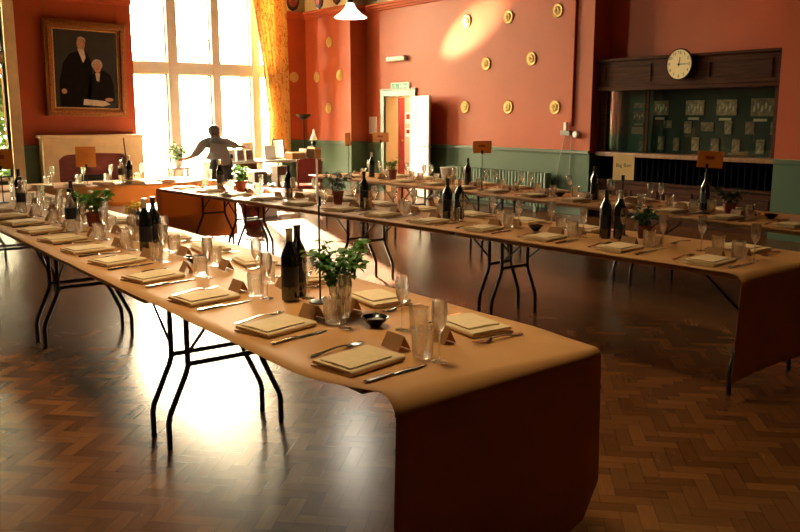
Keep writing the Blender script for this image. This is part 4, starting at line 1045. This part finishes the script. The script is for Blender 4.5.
# ------------------------------------------------------------------ person seen from behind, leaning over with both arms out
def skin_obj(name, m, verts, edges, parent=None, sub=2, root=0):
    me = bpy.data.meshes.new(name); me.from_pydata([v[:3] for v in verts], edges, []); me.materials.append(MT[m])
    o = bpy.data.objects.new(name, me); COL.objects.link(o)
    md = o.modifiers.new('skin', 'SKIN'); md.use_smooth_shade = True
    for i, v in enumerate(verts):
        r = v[3]; me.skin_vertices[0].data[i].radius = r if isinstance(r, tuple) else (r, r); me.skin_vertices[0].data[i].use_root = (i == root)
    s = o.modifiers.new('sub', 'SUBSURF'); s.levels = sub; s.render_levels = sub
    if parent: o.parent = parent
    return o
V = [(0, 0, .80, .145), (0, .08, .95, .145), (0, .18, 1.08, .155), (.01, .235, 1.17, .085), (.02, .285, 1.235, .055), (.025, .315, 1.30, .082), (.025, .335, 1.36, .07)]   # 0-6 pelvis..head
Ed = [(0, 1), (1, 2), (2, 3), (3, 4), (4, 5), (5, 6)]
def chain(frm, pts):
    last = frm
    for p in pts:
        V.append(p); Ed.append((last, len(V)-1)); last = len(V)-1
    return last
armL = [(-.20, .21, 1.12, .062), (-.29, .22, .98, .045), (-.34, .30, .91, .036), (-.40, .39, .87, .026)]
armR = [(.20, .22, 1.13, .062), (.32, .29, 1.09, .045), (.43, .37, 1.06, .036), (.52, .43, 1.05, .026)]
hL = chain(3, armL); hR = chain(3, armR)
pL = chain(hL, [(-.43, .45, .86, .03)]); pR = chain(hR, [(.585, .46, 1.04, .03)])
for k in range(4):
    o_ = (k-1.5)*.018
    chain(pL, [(-.445+o_, .49, .855+.1*o_, .0095), (-.45+o_, .52+.004*k, .84, .009), (-.45+o_, .54, .815, .0075)])
    chain(pR, [(.62, .475-o_, 1.04, .0095), (.65-.004*k, .487-o_, 1.03, .009), (.665, .49-o_, 1.01, .0075)])
chain(pL, [(-.39, .46, .85, .01), (-.385, .49, .835, .009)]); chain(pR, [(.59, .43, 1.03, .01), (.62, .425, 1.02, .009)])
legL = [(-.10, .0, .74, .10), (-.115, .07, .45, .062), (-.12, -.01, .12, .042), (-.12, -.02, .05, .04), (-.13, .12, .035, .035)]
legR = [(.10, .0, .74, .10), (.115, .07, .45, .062), (.12, -.01, .12, .042), (.12, -.02, .05, .04), (.13, .12, .035, .035)]
chain(0, legL); chain(0, legR)
chain(5, [(.10, .32, 1.305, .018)]); chain(5, [(-.05, .32, 1.305, .018)]); chain(5, [(.028, .405, 1.30, .016)])
person = skin_obj('person', 'skin', V, Ed)
person.location = (6.14, 13.25, 0); person.scale = (1.1, 1.05, 1)
tag(person, 'person in grey shirt and dark trousers leaning over with both arms reaching out', 'person')
def sub(vs, add): return [(x, y, z, r+add) for x, y, z, r in vs]
v = [(0, -.01, .70, .165), (0, .02, .82, .172), (0, .08, .95, .172), (0, .18, 1.08, .178), (.01, .235, 1.18, .09)]; e = [(0, 1), (1, 2), (2, 3), (3, 4)]
for arm in (armL, armR):
    last = 4
    for p in sub(arm[:3], .022): v.append(p); e.append((last, len(v)-1)); last = len(v)-1
skin_obj('shirt', 'shirt', v, e, person)
v = [(0, .04, .90, .150), (0, 0, .76, .165)]; e = [(0, 1)]
for leg in (legL, legR):
    last = 1
    for p in sub(leg[:3], .022): v.append(p); e.append((last, len(v)-1)); last = len(v)-1
    v.append((leg[3][0], leg[3][1], .075, .058)); e.append((last, len(v)-1))
skin_obj('trousers', 'trousers', v, e, person)
m = MB().sphere((.025, .305, 1.345), (.092, .098, .085), 18, 12)
m.sphere((.025, .275, 1.30), (.084, .07, .075), 16, 10)
h = m.build('hair', 'hair', person, smooth=80)
for s, l in ((-1, legL), (1, legR)):
    MB().sphere((s*.125, .06, .045), (.052, .14, .048), 14, 8).build('shoe', 'shoe', person, smooth=80)

# ------------------------------------------------------------------ outside
gr = MB().box((-30, YB+.42, -.25), (40, 60, -.15)).build('ground_outside', 'grass'); struct(gr)
tr = thing('garden_tree', 'leafy green tree outside the left window', 'tree', (1.9, 19.4, -.15))
MB().tube([(0, 0, 0), (.1, .05, 1.2), (0, .1, 2.4), (.15, 0, 4.6)], [.14, .11, .09, .03], 10).build('trunk', 'bark', tr)
q = random.Random(9); m = MB()
for k in range(13000):
    u, w_ = q.uniform(-1, 1), q.uniform(-1, 1)
    if abs(u)**3.5+abs(w_)**3.5 > 1: continue
    p = Vector((3.0*u+q.uniform(-.15, .15), 1.1*q.uniform(-1, 1)*(1-.5*abs(u)), 3.3+3.4*w_))
    m.leaf(Matrix.Translation(p) @ Matrix.Rotation(q.uniform(0, 6.3), 4, 'Z') @ Matrix.Rotation(q.uniform(-1, 1), 4, 'X') @ Matrix.Rotation(q.uniform(-1, 1), 4, 'Y'), q.uniform(.16, .28), q.uniform(.11, .18), .2)
m.build('foliage', 'leafout', tr, smooth=0)

# ------------------------------------------------------------------ light: overcast-bright sky and sun through the windows, plus added helper lights
w = bpy.data.worlds.new('sky'); scene.world = w; w.use_nodes = True
bg = w.node_tree.nodes['Background']; bg.inputs[0].default_value = (1.0, .80, .50, 1); bg.inputs[1].default_value = 46.0
def portal(name, loc, sx, sy, rot):
    l = bpy.data.lights.new(name, 'AREA'); l.shape = 'RECTANGLE'; l.size = sx; l.size_y = sy; l.cycles.is_portal = True
    o = bpy.data.objects.new(name, l); COL.objects.link(o); o.location = loc; o.rotation_euler = rot
portal('window_portal', ((BW[0]+BW[1])/2, YB+.39, (BW[2]+BW[3])/2), BW[1]-BW[0], BW[3]-BW[2], (-PI/2, 0, 0))
portal('window_portal', ((LW[0]+LW[1])/2, YB+.39, (LW[2]+LW[3])/2), LW[1]-LW[0], LW[3]-LW[2], (-PI/2, 0, 0))
portal('window_portal', ((SK[0]+SK[1])/2, (SK[2]+SK[3])/2, ZC+WH+.19), SK[1]-SK[0], SK[3]-SK[2], (0, 0, 0))  # sampling portal over the added roof opening
sun = bpy.data.lights.new('sun', 'SUN'); sun.energy = 45; sun.angle = R(.6); sun.color = (1, .85, .6)
so = bpy.data.objects.new('sun', sun); COL.objects.link(so); so.rotation_euler = Vector((-3.0, -8.6, -4.1)).to_track_quat('-Z', 'Y').to_euler(); so.location = (10, 25, 8)
lp = bpy.data.lights.new('added_corridor_lamp', 'POINT'); lp.energy = 130; lp.color = (1, .87, .62); lp.shadow_soft_size = .15  # point light added to brighten the corridor beyond the door
lo = bpy.data.objects.new('added_corridor_lamp', lp); COL.objects.link(lo); lo.location = (11.6, 14.4, 2.5)
lp = bpy.data.lights.new('pendant_bulb', 'POINT'); lp.energy = 38; lp.color = (1, .9, .72); lp.shadow_soft_size = .04
lo = bpy.data.objects.new('pendant_bulb', lp); COL.objects.link(lo); lo.location = (5.83, 8.8, 2.80)

sp = bpy.data.lights.new('added_glint_spot', 'SPOT'); sp.energy = 15000; sp.color = (1, .88, .62); sp.spot_size = R(9.5); sp.spot_blend = 1.0; sp.shadow_soft_size = .03  # added spot without a fixture, standing in for sunlight reflected onto the wall
so = bpy.data.objects.new('added_glint_spot', sp); COL.objects.link(so); so.location = (8.3, 16.3, .95); so.rotation_euler = (Vector((XR, 11.85, 3.1))-so.location).to_track_quat('-Z', 'Y').to_euler()
vs = scene.view_settings
vs.view_transform = 'Standard'; vs.look = 'None'; vs.gamma = 1; vs.use_curve_mapping = False; vs.exposure = 0.85
scene.cycles.use_denoising = True
scene.cycles.max_bounces = 10; scene.cycles.diffuse_bounces = 5; scene.cycles.glossy_bounces = 5; scene.cycles.transparent_max_bounces = 24; scene.cycles.transmission_bounces = 8
scene.cycles.sample_clamp_indirect = 8
